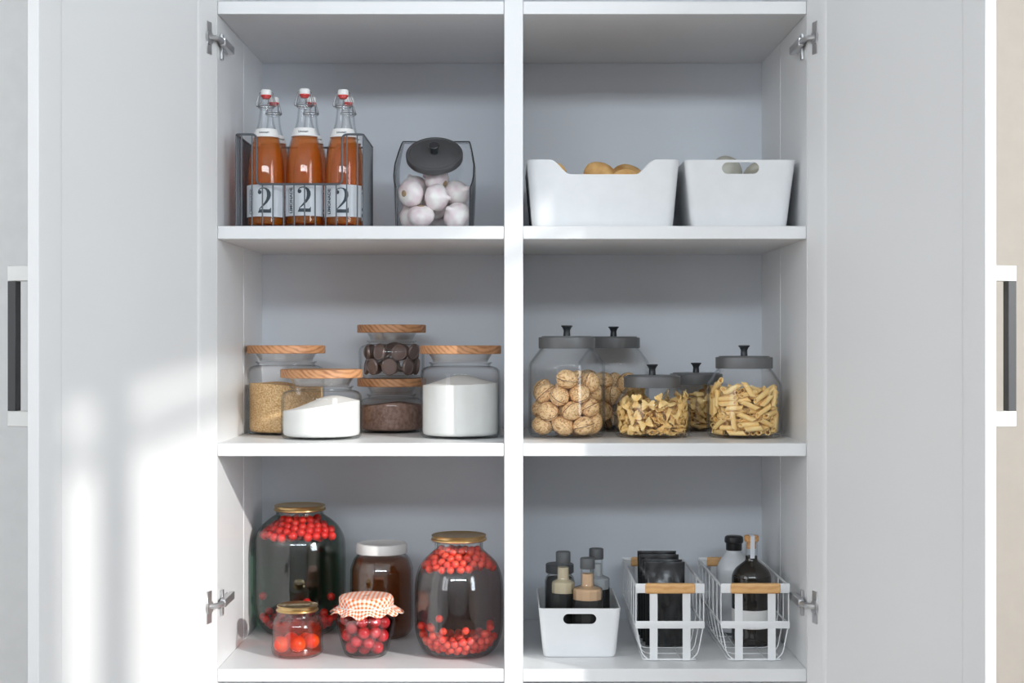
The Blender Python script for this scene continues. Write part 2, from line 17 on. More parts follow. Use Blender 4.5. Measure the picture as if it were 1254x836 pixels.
    '1.17],[-0.0169,-0.0081,0.0184,-0.57,-0.37,0.42],[0.002,0.0028,0.0254,-0.91,0.26,-1.1],[-0.0154,-0.027,0.0192,-1.02,0.36,0.33],[0.0331,0.006,0.0152,-1.26,-0.73,1.19],[-0.0006,-0.0494,0.0192,-0.27,3.07,0.18],[-0.0337,0.0156,0.0237,-0.14,2.7,1.39],[0.0219,0.0179,0.0199,1.08,-3.01,0.54],[0.024,-0.0327,0.0162,1.22,0.37,-0.92],[-0.0396,-0.011,0.0215,-1.74,0.24,0.55],[-0.023,0.0252,0.0196,-1.97,0.26,-1.02],[-0.0132,0.0041,0.0324,-1.45,0.06,2.78],[0.0201,-0.0124,0.0238,1.47,0.02,2.07],[-0.0133,0.0368,0.0222,-0.2,-3.04,-1.19],[0.0079,-0.0246,0.0183,1.75,0.4,-0.9],[0.0415,-0.0068,0.0215,-0.79,2.86,0.38],[-0.0355,-0.0216,0.0258,-1.73,0.41,0.19],[0.0027,-0.0319,0.0193,-1.69,-0.46,2.23],[-0.0141,0.018,0.025,-2.0,0.12,-1.2],[0.0089,-0.0165,0.0293,-1.54,0.17,-1.61],[-0.0223,0.0114,0.0229,0.08,-0.67,1.7],[-0.0415,-0.0041,0.0265,0.86,0.12,0.46],[-0.032,-0.0175,0.0329,-0.63,-2.69,0.31],[-0.0321,-0.0082,0.0294,-0.19,0.19,0.43],[0.0111,-0.0167,0.0378,0.04,0.19,-1.55],[-0.0212,-0.0377,0.0259,0.86,-2.79,0.33],[0.0444,0.0185,0.0196,-2.37,-0.17,-1.47],[-0.0085,0.0267,0.0334,-2.98,0.07,0.9],[0.0482,0.0226,0.029,-1.38,-0.39,2.03],[-0.0433,0.0298,0.0271,0.31,0.3,-2.17],[-0.0389,0.0205,0.0326,0.4,0.39,-1.69],[-0.0139,0.0506,0.032,1.33,0.07,0.27],[0.0011,-0.0423,0.0254,2.27,0.14,0.31],[0.0353,-0.0016,0.026,0.9,2.38,-0.01],[0.0307,-0.0428,0.0219,-1.58,-0.37,-2.52],[0.0259,-0.0066,0.0272,0.1,0.05,-1.04],[-0.0509,0.0137,0.0306,0.29,-0.34,1.31],[0.0292,0.0202,0.0287,1.86,0.44,-1.76],[0.0169,0.0367,0.0301,0.18,0.4,2.0],[0.0174,-0.0161,0.0317,0.03,0.24,-1.59],[-0.0093,-0.0239,0.0351,1.68,-0.43,1.77],[0.022,-0.0385,0.0308,2.82,0.08,0.51],[0.0325,-0.0221,0.0376,1.59,0.28,1.4],[-0.0034,0.0456,0.0364,-2.39,-0.35,0.66],[0.0256,-0.0114,0.0368,-2.02,-0.12,-1.77],[0.0226,0.0479,0.0325,2.88,-0.02,-0.45],[0.0008,-0.0304,0.0346,-1.16,-0.02,1.52],[0.0118,0.0424,0.037,3.09,-0.72,-0.37],[0.0363,0.0192,0.0388,-1.27,-0.26,2.29],[-0.0046,-0.0528,0.0319,1.22,0.39,-0.1],[0.0463,-0.0301,0.0607,0.79,1.84,0.94],[-0.0304,-0.0264,0.0321,2.77,0.2,0.33],[-0.0433,0.0154,0.039,-0.77,0.46,-1.8],[-0.0267,0.0425,0.0459,-1.24,-1.14,1.39],[0.0391,-0.0356,0.0363,2.97,-0.19,0.82],[0.0443,-0.0198,0.0459,-0.67,-0.21,-2.32],[0.0251,-0.0471,0.042,1.75,-0.51,0.49],[-0.0127,0.0077,0.0404,0.61,-0.1,-3.08],[0.0426,-0.02,0.0339,-2.6,0.59,-1.51],[0.0271,0.0114,0.0351,-2.0,0.47,-0.31],[-0.054,0.0094,0.0526,-0.92,1.92,-1.76],[0.0228,0.0043,0.0419,-1.69,2.64,-0.19],[-0.0527,-0.0162,0.0507,0.26,1.55,1.88],[-0.0252,-0.0466,0.0465,0.8,3.06,-0.49],[-0.0199,-0.0416,0.0408,0.81,0.2,2.79],[0.0101,-0.0442,0.0409,-0.76,-0.12,-2.4],[0.0075,0.0171,0.0349,0.54,-2.77,-0.01],[-0.0149,-0.0014,0.0393,0.93,0.26,3.08],[0.03,0.0145,0.0431,2.85,0.22,-0.82],[-0.0055,0.0348,0.0422,-0.65,0.25,-3.02],[0.0535,0.0098,0.0458,-1.67,1.05,-1.38],[0.0431,0.0113,0.0468,-0.88,0.06,-1.15],[-0.0331,0.0157,0.0375,-0.13,2.97,1.27],[-0.043,0.0325,0.0542,-0.41,-2.37,0.92],[-0.0501,-0.0067,0.0478,0.94,-1.16,-0.75],[-0.0551,0.0012,0.0499,1.79,-1.23,-1.57],[-0.0181,0.0062,0.0546,0.16,0.79,1.38],[-0.0336,-0.0015,0.0449,2.42,-0.02,-0.6],[-0.0017,0.0259,0.0399,-1.07,-2.66,0.02],[0.0075,0.0133,0.0465,2.3,0.16,1.46],[-0.0298,-0.0104,0.0377,-2.05,0.3,0.12],[0.0196,-0.0079,0.0467,-0.55,-0.2,-2.99],[0.0156,0.0142,0.0514,-0.91,0.13,-1.29],[-0.0057,0.0139,0.049,1.84,-0.0,1.11],[-0.0052,-0.0374,0.0415,0.71,2.67,-0.19],[-0.0397,-0.0064,0.0518,2.11,0.34,-1.35],[0.0003,0.0528,0.0477,-1.83,-0.43,-0.01],[0.0286,0.0439,0.0427,1.35,0.1,2.57],[-0.0324,-0.0252,0.0411,-0.86,0.22,0.49],[-0.0235,0.0287,0.0476,1.19,-0.13,1.15],[0.03,-0.0188,0.0506,-1.07,2.67,-0.16],[-0.05,-0.0246,0.0612,-0.26,1.59,-1.26],[0.0117,-0.0246,0.0459,-2.7,-0.15,-0.64],[0.001,-0.0528,0.0523,1.54,-2.71,0.02],[-0.0522,0.0176,0.0556,-1.34,1.23,1.26],[-0.0357,-0.0141,0.0634,-0.15,-2.42,0.14],[0.0134,-0.0187,0.0558,-2.64,-0.1,1.43],[0.0478,0.0245,0.0454,-1.42,0.73,-1.1],[-0.0284,-0.0211,0.0525,0.19,0.51,-0.01],[0.0432,0.0025,0.0655,-1.03,-0.13,-1.59],[-0.015,-0.0304,0.0449,-0.3,-0.08,-2.95],[-0.0039,-0'
    '.0018,0.0516,2.8,-0.23,1.23],[0.0315,-0.0432,0.0592,1.51,0.65,-2.51],[0.0437,0.0085,0.0555,-1.66,-0.0,-0.79],[-0.0336,-0.0404,0.0544,0.78,0.08,2.45],[-0.0075,0.0409,0.0541,-2.26,-0.01,1.49],[-0.0195,-0.0242,0.0627,0.6,2.87,0.37],[0.0322,0.0357,0.056,0.61,-0.33,-1.07],[-0.0039,0.0433,0.0459,1.29,-0.43,0.04],[0.0244,-0.0373,0.0568,0.87,-0.15,0.61],[0.0301,-0.0041,0.0544,-1.27,0.35,-0.72],[-0.0327,0.0062,0.0504,-0.02,-0.09,-0.67],[-0.0429,-0.0025,0.0666,2.06,0.68,-0.15],[0.0035,-0.0312,0.0589,2.27,0.38,-1.78],[0.0395,-0.0123,0.0591,0.51,0.25,0.03],[-0.0172,0.0523,0.0547,1.85,-1.07,0.32],[0.0327,0.0019,0.0622,-0.59,0.61,-0.5],[-0.0136,-0.0175,0.0556,1.6,-0.12,1.39],[-0.0047,-0.0319,0.0524,-1.11,-0.08,0.96],[0.0013,0.0368,0.0579,2.89,-0.01,1.55],[0.0032,-0.0044,0.0624,-2.27,0.3,-2.1],[-0.0168,0.0052,0.0678,-1.57,-0.05,2.91],[0.0103,-0.0384,0.0656,-0.52,-0.01,3.07],[0.022,0.0231,0.0547,2.23,0.19,-1.26],[-0.0216,0.0192,0.0559,1.22,3.02,-0.06],[-0.0194,0.0402,0.0586,-1.82,-0.36,0.48],[0.0158,-0.0159,0.0646,1.08,0.12,-1.61],[-0.0268,0.0324,0.0676,0.54,-0.56,-1.05],[0.0215,-0.049,0.0672,1.2,2.57,0.43],[0.0096,0.0185,0.0599,2.12,-0.21,1.62],[0.0133,-0.0172,0.0729,2.11,-0.26,1.05],[0.0157,0.0151,0.0665,-0.34,-0.4,2.89],[-0.0116,-0.0429,0.0603,-1.77,-0.11,-0.44],[-0.015,0.0342,0.0671,-2.49,0.09,-0.77],[-0.0494,-0.0209,0.0852,1.04,-0.65,-1.14],[-0.0462,0.0273,0.0723,2.08,0.69,1.06],[0.0386,0.0361,0.0656,1.04,0.17,-0.81],[-0.0245,0.0231,0.0635,2.42,-0.29,-0.38],[-0.0263,-0.0322,0.0677,-1.52,-2.95,-0.14],[-0.02,0.0118,0.0614,2.61,-0.07,-0.11],[0.026,0.0168,0.0716,0.55,2.72,-0.96],[-0.0303,-0.0195,0.0703,-0.19,-2.51,0.59],[0.0261,-0.0307,0.0679,1.21,2.08,-0.97],[-0.0253,-0.0049,0.0741,2.1,0.39,-0.61],[-0.0452,0.0118,0.0735,-1.44,-0.76,-2.07],[0.0471,0.005,0.0735,1.53,0.02,2.07],[-0.0011,-0.0547,0.079,1.38,0.99,-0.03],[-0.0336,-0.0404,0.0632,-0.27,0.08,2.45],[0.0414,-0.0192,0.0724,-0.16,-0.81,0.23],[0.0404,0.0315,0.0735,0.54,-2.97,-0.83],[0.0093,0.0525,0.0666,0.72,-2.69,-0.16],[-0.0049,-0.0111,0.0737,-1.29,0.46,0.02],[-0.0151,-0.0355,0.0744,0.27,0.07,-2.0],[0.0153,0.0174,0.0764,-0.13,0.09,-1.67],[-0.0388,0.0283,0.0769,1.95,-0.44,-1.83],[0.0293,0.0285,0.0645,1.51,0.18,1.93],[-0.0407,-0.0074,0.0765,0.46,-0.74,3.14],[0.0524,-0.0052,0.0648,-2.94,-0.07,-1.67],[0.01,0.04,0.0736,1.21,-0.18,1.54],[0.0201,0.0364,0.0696,0.33,2.66,-0.6],[0.0146,-0.0289,0.0783,-1.97,-0.28,2.13],[0.0376,-0.0059,0.0739,0.05,2.54,-0.13],[-0.0105,0.012,0.0757,-0.79,0.43,-0.21],[-0.0268,-0.0462,0.0799,-1.21,-0.53,-0.51],[-0.0101,0.0407,0.0704,1.96,-0.17,2.41],[-0.0227,0.0055,0.0769,-0.65,0.09,-0.49],[-0.0044,-0.0334,0.0749,0.71,-0.16,-2.0],[-0.0004,-0.0468,0.0712,-0.63,2.94,0.4]],"garlic":[[0.0376,-0.0386,0.0224,1.06,-0.56,-0.33],[-0.0004,0.0374,0.0197,-3.02,-0.19,0.62],[-0.0385,0.0035,0.022,1.21,-0.6,1.01],[-0.0217,-0.0373,0.0197,-0.19,-3.01,-0.58],[0.0379,0.0048,0.0207,-2.88,-0.68,-0.91],[-0.0361,0.04,0.0461,-1.41,2.4,0.19],[0.0064,-0.0373,0.0527,1.36,-2.05,1.18],[0.0313,0.038,0.0482,2.18,0.7,-0.82],[-0.038,-0.0306,0.0601,-1.48,-0.35,-0.77],[0.0004,0.0039,0.0429,0.78,-0.74,0.39],[-0.037,0.0082,0.0751,0.56,0.22,-2.89],[0.039,-0.0073,0.0633,-1.22,-0.53,-2.4],[0.002,-0.0092,0.0854,-0.76,-1.03,0.41],[-0.0017,0.0365,0.0775,2.44,0.15,0.73]],"potato":[[0.076,0.0945,0.0276,0.32,0.17,-2.71],[-0.0809,-0.0886,0.0266,-0.15,-0.14,2.07],[-0.0805,0.0884,0.0265,0.23,-0.05,1.04],[0.0821,-0.0923,0.0334,-0.75,0.66,0.95],[0.0825,0.0275,0.027,2.38,-0.0,1.95],[0.0021,0.0978,0.0277,-1.85,0.0,0.15],[0.0338,-0.0577,0.0277,-1.29,-3.14,0.15],[0.0848,-0.0299,0.0575,1.44,0.25,-1.39],[0.0024,0.0399,0.0298,-1.91,-0.48,0.91],[-0.0771,-0.0224,0.0265,-0.19,0.12,2.36],[0.0347,-0.0024,0.0369,1.8,-1.16,0.44],[-0.0568,0.0342,0.0411,1.8,0.73,-1.09],[-0.0226,-0.0878,0.0305,1.55,-0.19,1.92],[0.0516,0.0553,0.068,-2.99,0.06,1.18],[-0.0696,0.0985,0.0794,1.81,0.19,-0.04],[0.0106,0.0959,0.0833,0.33,0.21,-2.98],[0.0821,0.0888,0.1057,2.99,0.32,-1.07],[-0.0176,-0.0235,0.0448,0.92,2.5,-1.14],[0.034,-0.0968,0.0719,-0.72,-0.53'
    ',-0.14],[-0.0821,-0.0367,0.0797,1.01,0.34,-2.15],[-0.082,0.0437,0.0989,1.17,0.67,-2.18],[0.0259,-0.0379,0.0872,-1.34,-2.3,-0.05],[-0.0568,-0.0905,0.0801,-1.87,-0.78,-1.65]],"onion":[[0.0433,0.0935,0.0303,-2.85,0.73,-0.96],[0.0456,-0.0385,0.0307,1.9,-0.62,2.11],[-0.0455,0.0334,0.0318,1.27,-0.38,-0.16],[0.0175,-0.094,0.0323,-0.99,-2.45,0.24],[0.0176,0.0371,0.0303,-0.67,2.72,0.66],[-0.0301,0.0935,0.0308,-2.38,0.09,1.88],[-0.0442,-0.0816,0.0305,1.89,-2.54,0.1],[-0.0157,-0.026,0.0303,0.24,0.07,1.89],[0.0103,0.0934,0.0828,-1.99,0.09,0.15],[-0.0449,0.0664,0.0855,-1.22,0.65,-1.61],[0.0445,0.0035,0.0746,2.85,-0.49,-0.85],[-0.0441,-0.0068,0.0808,-1.68,0.0,2.86],[0.045,-0.0731,0.0836,1.42,-0.66,2.41],[-0.0005,0.0293,0.1066,1.45,-0.82,-1.3]],"Atop":[[0.022,-0.0196,0.1935,0.0076],[0.0432,0.004,0.1971,0.0079],[0.0197,-0.0409,0.1785,0.0073],[0.0222,-0.0236,0.2089,0.0076],[-0.0479,-0.0423,0.1834,0.0071],[-0.0029,-0.0342,0.1882,0.0072],[-0.0156,-0.0287,0.2091,0.0074],[0.0276,-0.0291,0.1831,0.0076],[-0.0108,0.004,0.1936,0.0077],[0.0565,0.004,0.188,0.0082],[-0.0024,-0.0482,0.1951,0.0075],[-0.0386,-0.0144,0.1847,0.0071],[0.0487,-0.0262,0.1892,0.0081],[-0.0265,-0.0309,0.1995,0.0072],[-0.0261,-0.0087,0.1807,0.0072],[-0.0038,-0.0607,0.1843,0.0083],[-0.008,-0.0077,0.1753,0.008],[-0.0399,0.004,0.1837,0.0075],[0.0502,-0.0401,0.1828,0.0072],[-0.0178,-0.0341,0.1845,0.0076],[0.0243,-0.0341,0.1982,0.0075],[-0.0378,-0.0534,0.1807,0.0082],[-0.0586,-0.0115,0.1862,0.0076],[0.0097,-0.0314,0.2093,0.0072],[0.0315,0.004,0.2083,0.0082],[0.0103,-0.0548,0.1892,0.0079],[0.0039,0.004,0.1956,0.0072],[0.0446,-0.0042,0.1826,0.0072],[-0.0092,-0.0455,0.1794,0.0077],[-0.0031,-0.0212,0.2093,0.0072],[-0.0056,-0.0103,0.1908,0.0079],[0.0379,-0.0178,0.181,0.0078],[-0.0301,-0.0262,0.1863,0.0071],[-0.0264,0.004,0.1915,0.0081],[-0.029,-0.0446,0.191,0.0081],[-0.0332,-0.0067,0.2018,0.0082],[-0.0578,-0.0312,0.1807,0.0079],[0.0374,-0.0385,0.1908,0.0079],[0.0055,-0.0432,0.1806,0.0073],[-0.016,-0.0197,0.1821,0.0071],[-0.0499,-0.0232,0.1907,0.0072],[-0.0147,-0.0097,0.2043,0.0083],[0.0208,0.004,0.196,0.0079],[0.0232,-0.0603,0.1813,0.0083],[-0.0032,-0.0344,0.2029,0.0075],[-0.0236,-0.0613,0.1806,0.008],[-0.0157,-0.053,0.1905,0.0072],[-0.047,-0.0098,0.1955,0.0073],[0.0172,0.004,0.1811,0.0074],[0.0015,-0.0078,0.2045,0.0078],[0.0241,-0.0477,0.1912,0.0078],[0.011,-0.0414,0.1978,0.0077],[-0.0315,-0.0201,0.173,0.0076],[0.0452,-0.0116,0.1956,0.0078],[0.0005,-0.0212,0.1805,0.0083],[-0.0672,-0.0004,0.1789,0.0076],[0.0313,-0.0116,0.2033,0.0081],[-0.0436,0.004,0.1979,0.0072],[0.0168,-0.0095,0.2089,0.0076],[0.03,-0.0064,0.1884,0.0078],[-0.0184,0.004,0.1777,0.0078],[0.0132,-0.0309,0.1869,0.0074],[-0.0116,-0.0237,0.1957,0.0076],[0.0066,-0.0213,0.1973,0.0083],[-0.0233,0.004,0.2086,0.0079],[0.0369,-0.052,0.1826,0.0078],[0.0578,-0.0113,0.1875,0.0072],[-0.0402,-0.0344,0.1924,0.0071],[-0.0158,-0.0405,0.1978,0.0073],[0.036,-0.0251,0.1977,0.0073],[0.0617,-0.0242,0.1795,0.0083],[0.0027,0.002,0.1814,0.0071],[0.0101,0.004,0.209,0.0075],[-0.0425,-0.0284,0.1796,0.0072],[0.0119,-0.0077,0.1903,0.0079],[0.0404,-0.0319,0.1764,0.0071],[-0.0239,-0.0153,0.1932,0.0072],[0.0335,0.004,0.1782,0.0072],[-0.0266,-0.0188,0.2091,0.0074],[-0.0076,0.004,0.2087,0.0078],[-0.0558,0.004,0.1887,0.0081],[-0.024,-0.0455,0.1764,0.0074],[-0.0374,-0.0212,0.198,0.0074],[0.0202,-0.0134,0.178,0.0081]],"Abot":[[-0.0305,-0.0297,0.0133,0.0073],[0.0399,-0.016,0.0136,0.0076],[-0.0127,-0.016,0.0278,0.0078],[0.0008,-0.0308,0.0143,0.0083],[-0.0362,-0.0299,0.0288,0.008],[0.0141,-0.0561,0.0216,0.008],[0.0224,-0.0437,0.0151,0.0083],[0.0068,-0.0453,0.0134,0.0074],[-0.047,-0.0292,0.0179,0.0074],[0.0026,-0.016,0.0293,0.0076],[0.065,-0.016,0.031,0.0074],[0.0222,-0.0364,0.0296,0.0079],[0.0081,-0.016,0.0145,0.0083],[-0.0357,-0.016,0.0424,0.0073],[-0.0545,-0.016,0.02,0.0077],[-0.0153,-0.0302,0.0139,0.0079],[-0.0536,-0.016,0.0405,0.0077],[0.049,-0.0418,0.0293,0.0082],[-0.0018,-0.0564,0.02,0.008],[-0.0397,-0.016,0.0142,0.0082],[-0.0386,-0.0412,0.0188,0.0072],[-0.0431,'
    '-0.016,0.0298,0.0073],[0.0705,-0.016,0.0446,0.0072],[0.0053,-0.0658,0.031,0.0081],[-0.0237,-0.0439,0.0156,0.0083],[-0.019,-0.016,0.0412,0.0071],[0.0541,-0.016,0.02,0.0081],[-0.0174,-0.0568,0.0233,0.008],[0.032,-0.0302,0.0142,0.0082],[0.0164,-0.0293,0.0134,0.0074],[0.0243,-0.016,0.014,0.008],[-0.0133,-0.0425,0.0274,0.0074],[0.0253,-0.016,0.0402,0.0072],[-0.0049,-0.0297,0.0295,0.008],[0.0372,-0.0436,0.0197,0.0071],[0.037,-0.0308,0.0297,0.0079],[0.0176,-0.016,0.0278,0.0074],[-0.0281,-0.016,0.0295,0.0077],[-0.0275,-0.0418,0.0356,0.0082],[0.047,-0.0296,0.0182,0.0074],[-0.0206,-0.0294,0.0286,0.0077],[-0.0323,-0.0528,0.0254,0.0075],[-0.065,-0.016,0.0308,0.0073],[0.0327,-0.016,0.0272,0.0077],[0.029,-0.0544,0.0248,0.0073],[0.0031,-0.0436,0.0283,0.0081],[-0.0575,-0.0292,0.0289,0.0078],[-0.0075,-0.016,0.0134,0.0074],[-0.0232,-0.016,0.0143,0.0083],[-0.008,-0.0439,0.0135,0.0075],[0.0487,-0.0304,0.0407,0.0079],[0.0466,-0.016,0.0343,0.008],[0.0578,-0.0287,0.0283,0.0074],[0.0099,-0.0285,0.0265,0.0071]],"Btop":[[0.0313,0.004,0.158,0.0068],[-0.0124,-0.0569,0.1514,0.0066],[-0.0029,-0.0193,0.1771,0.0067],[-0.0318,-0.0018,0.1607,0.0073],[-0.0108,-0.0409,0.1508,0.0065],[0.0267,-0.0045,0.167,0.0064],[-0.0182,-0.0483,0.159,0.0063],[-0.0018,-0.0148,0.1576,0.0072],[-0.0211,-0.0072,0.177,0.0073],[-0.0271,-0.052,0.1506,0.0065],[-0.0165,-0.032,0.1585,0.0065],[-0.0396,0.004,0.1705,0.0065],[-0.0335,-0.0145,0.1543,0.0069],[0.0063,-0.0214,0.1673,0.0068],[-0.0206,0.004,0.1676,0.0071],[0.0311,-0.019,0.1732,0.0065],[-0.04,0.004,0.1503,0.0072],[-0.0444,-0.0072,0.1653,0.0068],[0.0108,0.004,0.1671,0.0071],[-0.0158,-0.0172,0.1544,0.0071],[0.056,0.0037,0.1527,0.0072],[-0.0294,0.004,0.1792,0.0068],[0.026,-0.0427,0.1598,0.0069],[0.0035,-0.041,0.1516,0.0069],[-0.0158,-0.0201,0.1795,0.0065],[-0.0274,-0.0395,0.162,0.0068],[0.04,-0.0097,0.1683,0.0073],[-0.0214,-0.0309,0.1713,0.0072],[-0.0364,-0.0437,0.1534,0.0063],[-0.01,-0.0228,0.1659,0.007],[-0.0497,0.004,0.1603,0.0066],[0.0365,-0.0205,0.1512,0.0064],[-0.0346,-0.0072,0.1743,0.0064],[0.0222,0.004,0.1765,0.0071],[-0.0147,-0.0019,0.1556,0.0073],[0.0095,-0.0303,0.1575,0.0068],[0.0503,-0.008,0.1591,0.0067],[0.0295,-0.0316,0.1671,0.0068],[0.0013,-0.0391,0.1701,0.0072],[0.0262,-0.0288,0.1539,0.0071],[0.0099,-0.0179,0.1797,0.0063],[0.009,-0.0481,0.1616,0.0065],[-0.0063,0.004,0.1659,0.0072],[-0.0085,-0.0316,0.1766,0.0068],[0.0047,-0.0568,0.1523,0.007],[-0.0392,-0.0201,0.1658,0.0071],[0.0008,0.004,0.1782,0.0069],[0.0027,-0.0012,0.1562,0.0071],[-0.0284,-0.0191,0.1746,0.0068],[0.0294,-0.0154,0.1607,0.0065],[-0.0236,-0.0121,0.1643,0.0065],[-0.0273,-0.0325,0.1497,0.0073],[-0.0033,-0.0322,0.1595,0.0063],[0.012,-0.014,0.1544,0.007],[0.0198,-0.0262,0.1756,0.0072],[-0.0585,0.004,0.1506,0.0065],[-0.0267,-0.024,0.1608,0.0063],[-0.0111,-0.0092,0.1672,0.0067],[-0.0125,-0.0409,0.1678,0.0066],[0.0172,-0.0386,0.1501,0.0068],[0.0378,-0.0074,0.1545,0.0067],[0.0156,-0.038,0.1683,0.0073],[0.0186,-0.0222,0.1627,0.0064],[-0.0046,-0.0492,0.1599,0.0073],[-0.0064,-0.007,0.1797,0.0063],[0.0186,-0.0527,0.1529,0.0073],[-0.0132,0.004,0.1794,0.0066],[0.0502,-0.0211,0.1548,0.007],[0.0216,-0.0135,0.1797,0.0063],[-0.0387,-0.0324,0.1596,0.0067],[0.0023,-0.0073,0.1688,0.007],[0.0115,-0.0048,0.1791,0.0069],[0.0365,0.004,0.171,0.0071],[0.0153,-0.0107,0.1677,0.0064],[-0.054,-0.0075,0.1553,0.0067],[0.0398,-0.0232,0.1639,0.0069],[0.0581,-0.0118,0.1494,0.0063],[-0.0482,-0.0328,0.1495,0.0072],[0.0381,-0.036,0.1576,0.0067],[0.0062,-0.0303,0.1795,0.0065],[0.0181,-0.0024,0.1575,0.0065],[-0.0494,-0.0203,0.1561,0.007],[0.0474,0.004,0.1632,0.0063],[0.0315,-0.0055,0.1795,0.0065]],"Bbot":[[0.0538,-0.0278,0.0293,0.0066],[-0.0094,-0.0373,0.0235,0.0068],[-0.0489,-0.016,0.0487,0.0073],[-0.0,-0.016,0.0134,0.0073],[0.0477,-0.0394,0.0308,0.0065],[-0.0092,-0.0476,0.032,0.0065],[-0.0148,-0.0267,0.0297,0.0065],[-0.0282,-0.016,0.0129,0.0069],[-0.0257,-0.0575,0.0356,0.0065],[-0.0207,-0.0389,0.0313,0.007],[-0.0549,-0.0281,0.0306,0.0066],[-0.0072,-0.016,0.0259,0.0072],[0.0279,-0.016,0.0125,0.'
    '0065],[0.0174,-0.0396,0.0273,0.0073],[0.0138,-0.016,0.0375,0.0066],[-0.0204,-0.0271,0.0171,0.0063],[-0.0278,-0.016,0.0369,0.0064],[0.0447,-0.0455,0.0428,0.0071],[-0.0166,-0.0383,0.0124,0.0064],[-0.0343,-0.016,0.0257,0.0065],[-0.0602,-0.016,0.0368,0.0073],[-0.0294,-0.0283,0.0264,0.0067],[0.0205,-0.016,0.0256,0.007],[-0.0328,-0.029,0.0132,0.0068],[0.0068,-0.016,0.0257,0.0068],[0.0371,-0.039,0.022,0.0072],[-0.0172,-0.0559,0.0262,0.0063],[-0.003,-0.0357,0.0354,0.0067],[0.0014,-0.0521,0.0191,0.0067],[-0.0143,-0.016,0.013,0.007],[-0.0467,-0.039,0.0303,0.007],[0.0135,-0.0271,0.0236,0.0063],[0.0385,-0.0488,0.0312,0.0064],[0.0039,-0.0404,0.025,0.0065],[-0.0023,-0.0407,0.0126,0.0066],[-0.0143,-0.016,0.0383,0.0071],[0.0143,-0.016,0.0131,0.0071],[0.0224,-0.0576,0.0338,0.0073],[0.0276,-0.049,0.0241,0.0067],[0.0002,-0.0277,0.025,0.0067],[0.0462,-0.016,0.0331,0.0064],[0.01,-0.0308,0.0361,0.0072],[-0.0531,-0.016,0.0241,0.0072],[0.0269,-0.0287,0.0259,0.0073],[-0.0243,-0.0464,0.02,0.0071],[-0.0423,-0.016,0.0145,0.0072],[0.0331,-0.0283,0.0132,0.0069],[-0.0338,-0.0368,0.0365,0.0072],[-0.005,-0.0594,0.0282,0.0066],[-0.0448,-0.0286,0.0209,0.0071],[-0.0441,-0.016,0.0352,0.0071],[-0.0076,-0.0283,0.013,0.0069],[-0.0633,-0.016,0.051,0.0072],[0.0397,-0.0277,0.0322,0.007],[0.0492,-0.0315,0.0411,0.0065],[0.0525,-0.016,0.0219,0.0063],[0.0252,-0.0397,0.0149,0.0066],[-0.0339,-0.0501,0.029,0.0065],[0.0,-0.016,0.0384,0.0072],[0.0146,-0.0525,0.0222,0.0068],[0.0345,-0.016,0.0265,0.007],[0.0084,-0.0608,0.0318,0.0073],[0.0238,-0.0252,0.0395,0.0071],[0.0415,-0.016,0.0141,0.0072],[0.0062,-0.0287,0.0129,0.0069],[0.0597,-0.016,0.0332,0.0071],[0.0115,-0.0418,0.0135,0.0073],[-0.0211,-0.016,0.0249,0.0067],[0.0295,-0.0396,0.0349,0.007],[0.0349,-0.016,0.0408,0.0073],[-0.0114,-0.0493,0.0169,0.0065],[0.0198,-0.0282,0.0123,0.0063],[-0.0416,-0.0479,0.0396,0.0068],[0.0039,-0.0479,0.0366,0.0072],[-0.0363,-0.0396,0.0212,0.0068],[0.045,-0.028,0.0197,0.0065]],"Ebot":[[-0.003,-0.0351,0.0642,0.0108],[0.0082,-0.016,0.0571,0.0118],[-0.0288,-0.016,0.0377,0.0111],[-0.0124,-0.028,0.0296,0.0105],[0.0201,-0.016,0.017,0.0114],[0.0289,-0.016,0.0372,0.0113],[-0.0216,-0.016,0.0179,0.0113],[-0.0014,-0.016,0.0159,0.0109],[0.0068,-0.0289,0.0266,0.0105],[0.0172,-0.0302,0.0638,0.0112],[0.0179,-0.029,0.0446,0.0103],[0.0086,-0.016,0.0354,0.0113],[-0.0088,-0.016,0.0425,0.0112],[0.0315,-0.016,0.059,0.0108],[-0.0112,-0.016,0.0635,0.0115],[-0.032,-0.016,0.0645,0.0105],[-0.0004,-0.0336,0.045,0.0108],[-0.0194,-0.0275,0.0527,0.0115]]}')

# ------------------------------------------------------------------ helpers
def link(o, parent=None):
    COL.objects.link(o)
    if parent is not None: o.parent = parent
    return o

def mesh(name, geo, mats, parent=None, loc=(0, 0, 0), rot=(0, 0, 0), smooth=40, fmat=None, uv=None):
    vs, fs = geo
    me = bpy.data.meshes.new(name)
    me.from_pydata([tuple(v) for v in vs], [], fs)
    me.validate(); me.update()
    if not isinstance(mats, (list, tuple)): mats = [mats]
    for m in mats: me.materials.append(m)
    if fmat is not None:
        for p, k in zip(me.polygons, fmat): p.material_index = k
    if uv is not None:
        L = me.uv_layers.new(name='UVMap')
        for p in me.polygons:
            for li in p.loop_indices: L.data[li].uv = uv[me.loops[li].vertex_index]
    bm = bmesh.new(); bm.from_mesh(me)
    bmesh.ops.recalc_face_normals(bm, faces=bm.faces)
    bm.to_mesh(me); bm.free()
    if smooth:
        for p in me.polygons: p.use_smooth = True
        me.set_sharp_from_angle(angle=math.radians(smooth))
    o = bpy.data.objects.new(name, me)
    o.location = loc; o.rotation_euler = rot
    return link(o, parent)

def join(*gs):
    V, Fc = [], []
    for vs, fs in gs:
        n = len(V); V += [Vector(v) for v in vs]; Fc += [tuple(i + n for i in f) for f in fs]
    return V, Fc

def moved(g, loc=(0, 0, 0), rot=None):
    M = Matrix.Translation(loc)
    if rot is not None:
        from mathutils import Euler
        M = M @ Euler(rot).to_matrix().to_4x4()
    return [M @ Vector(v) for v in g[0]], g[1]

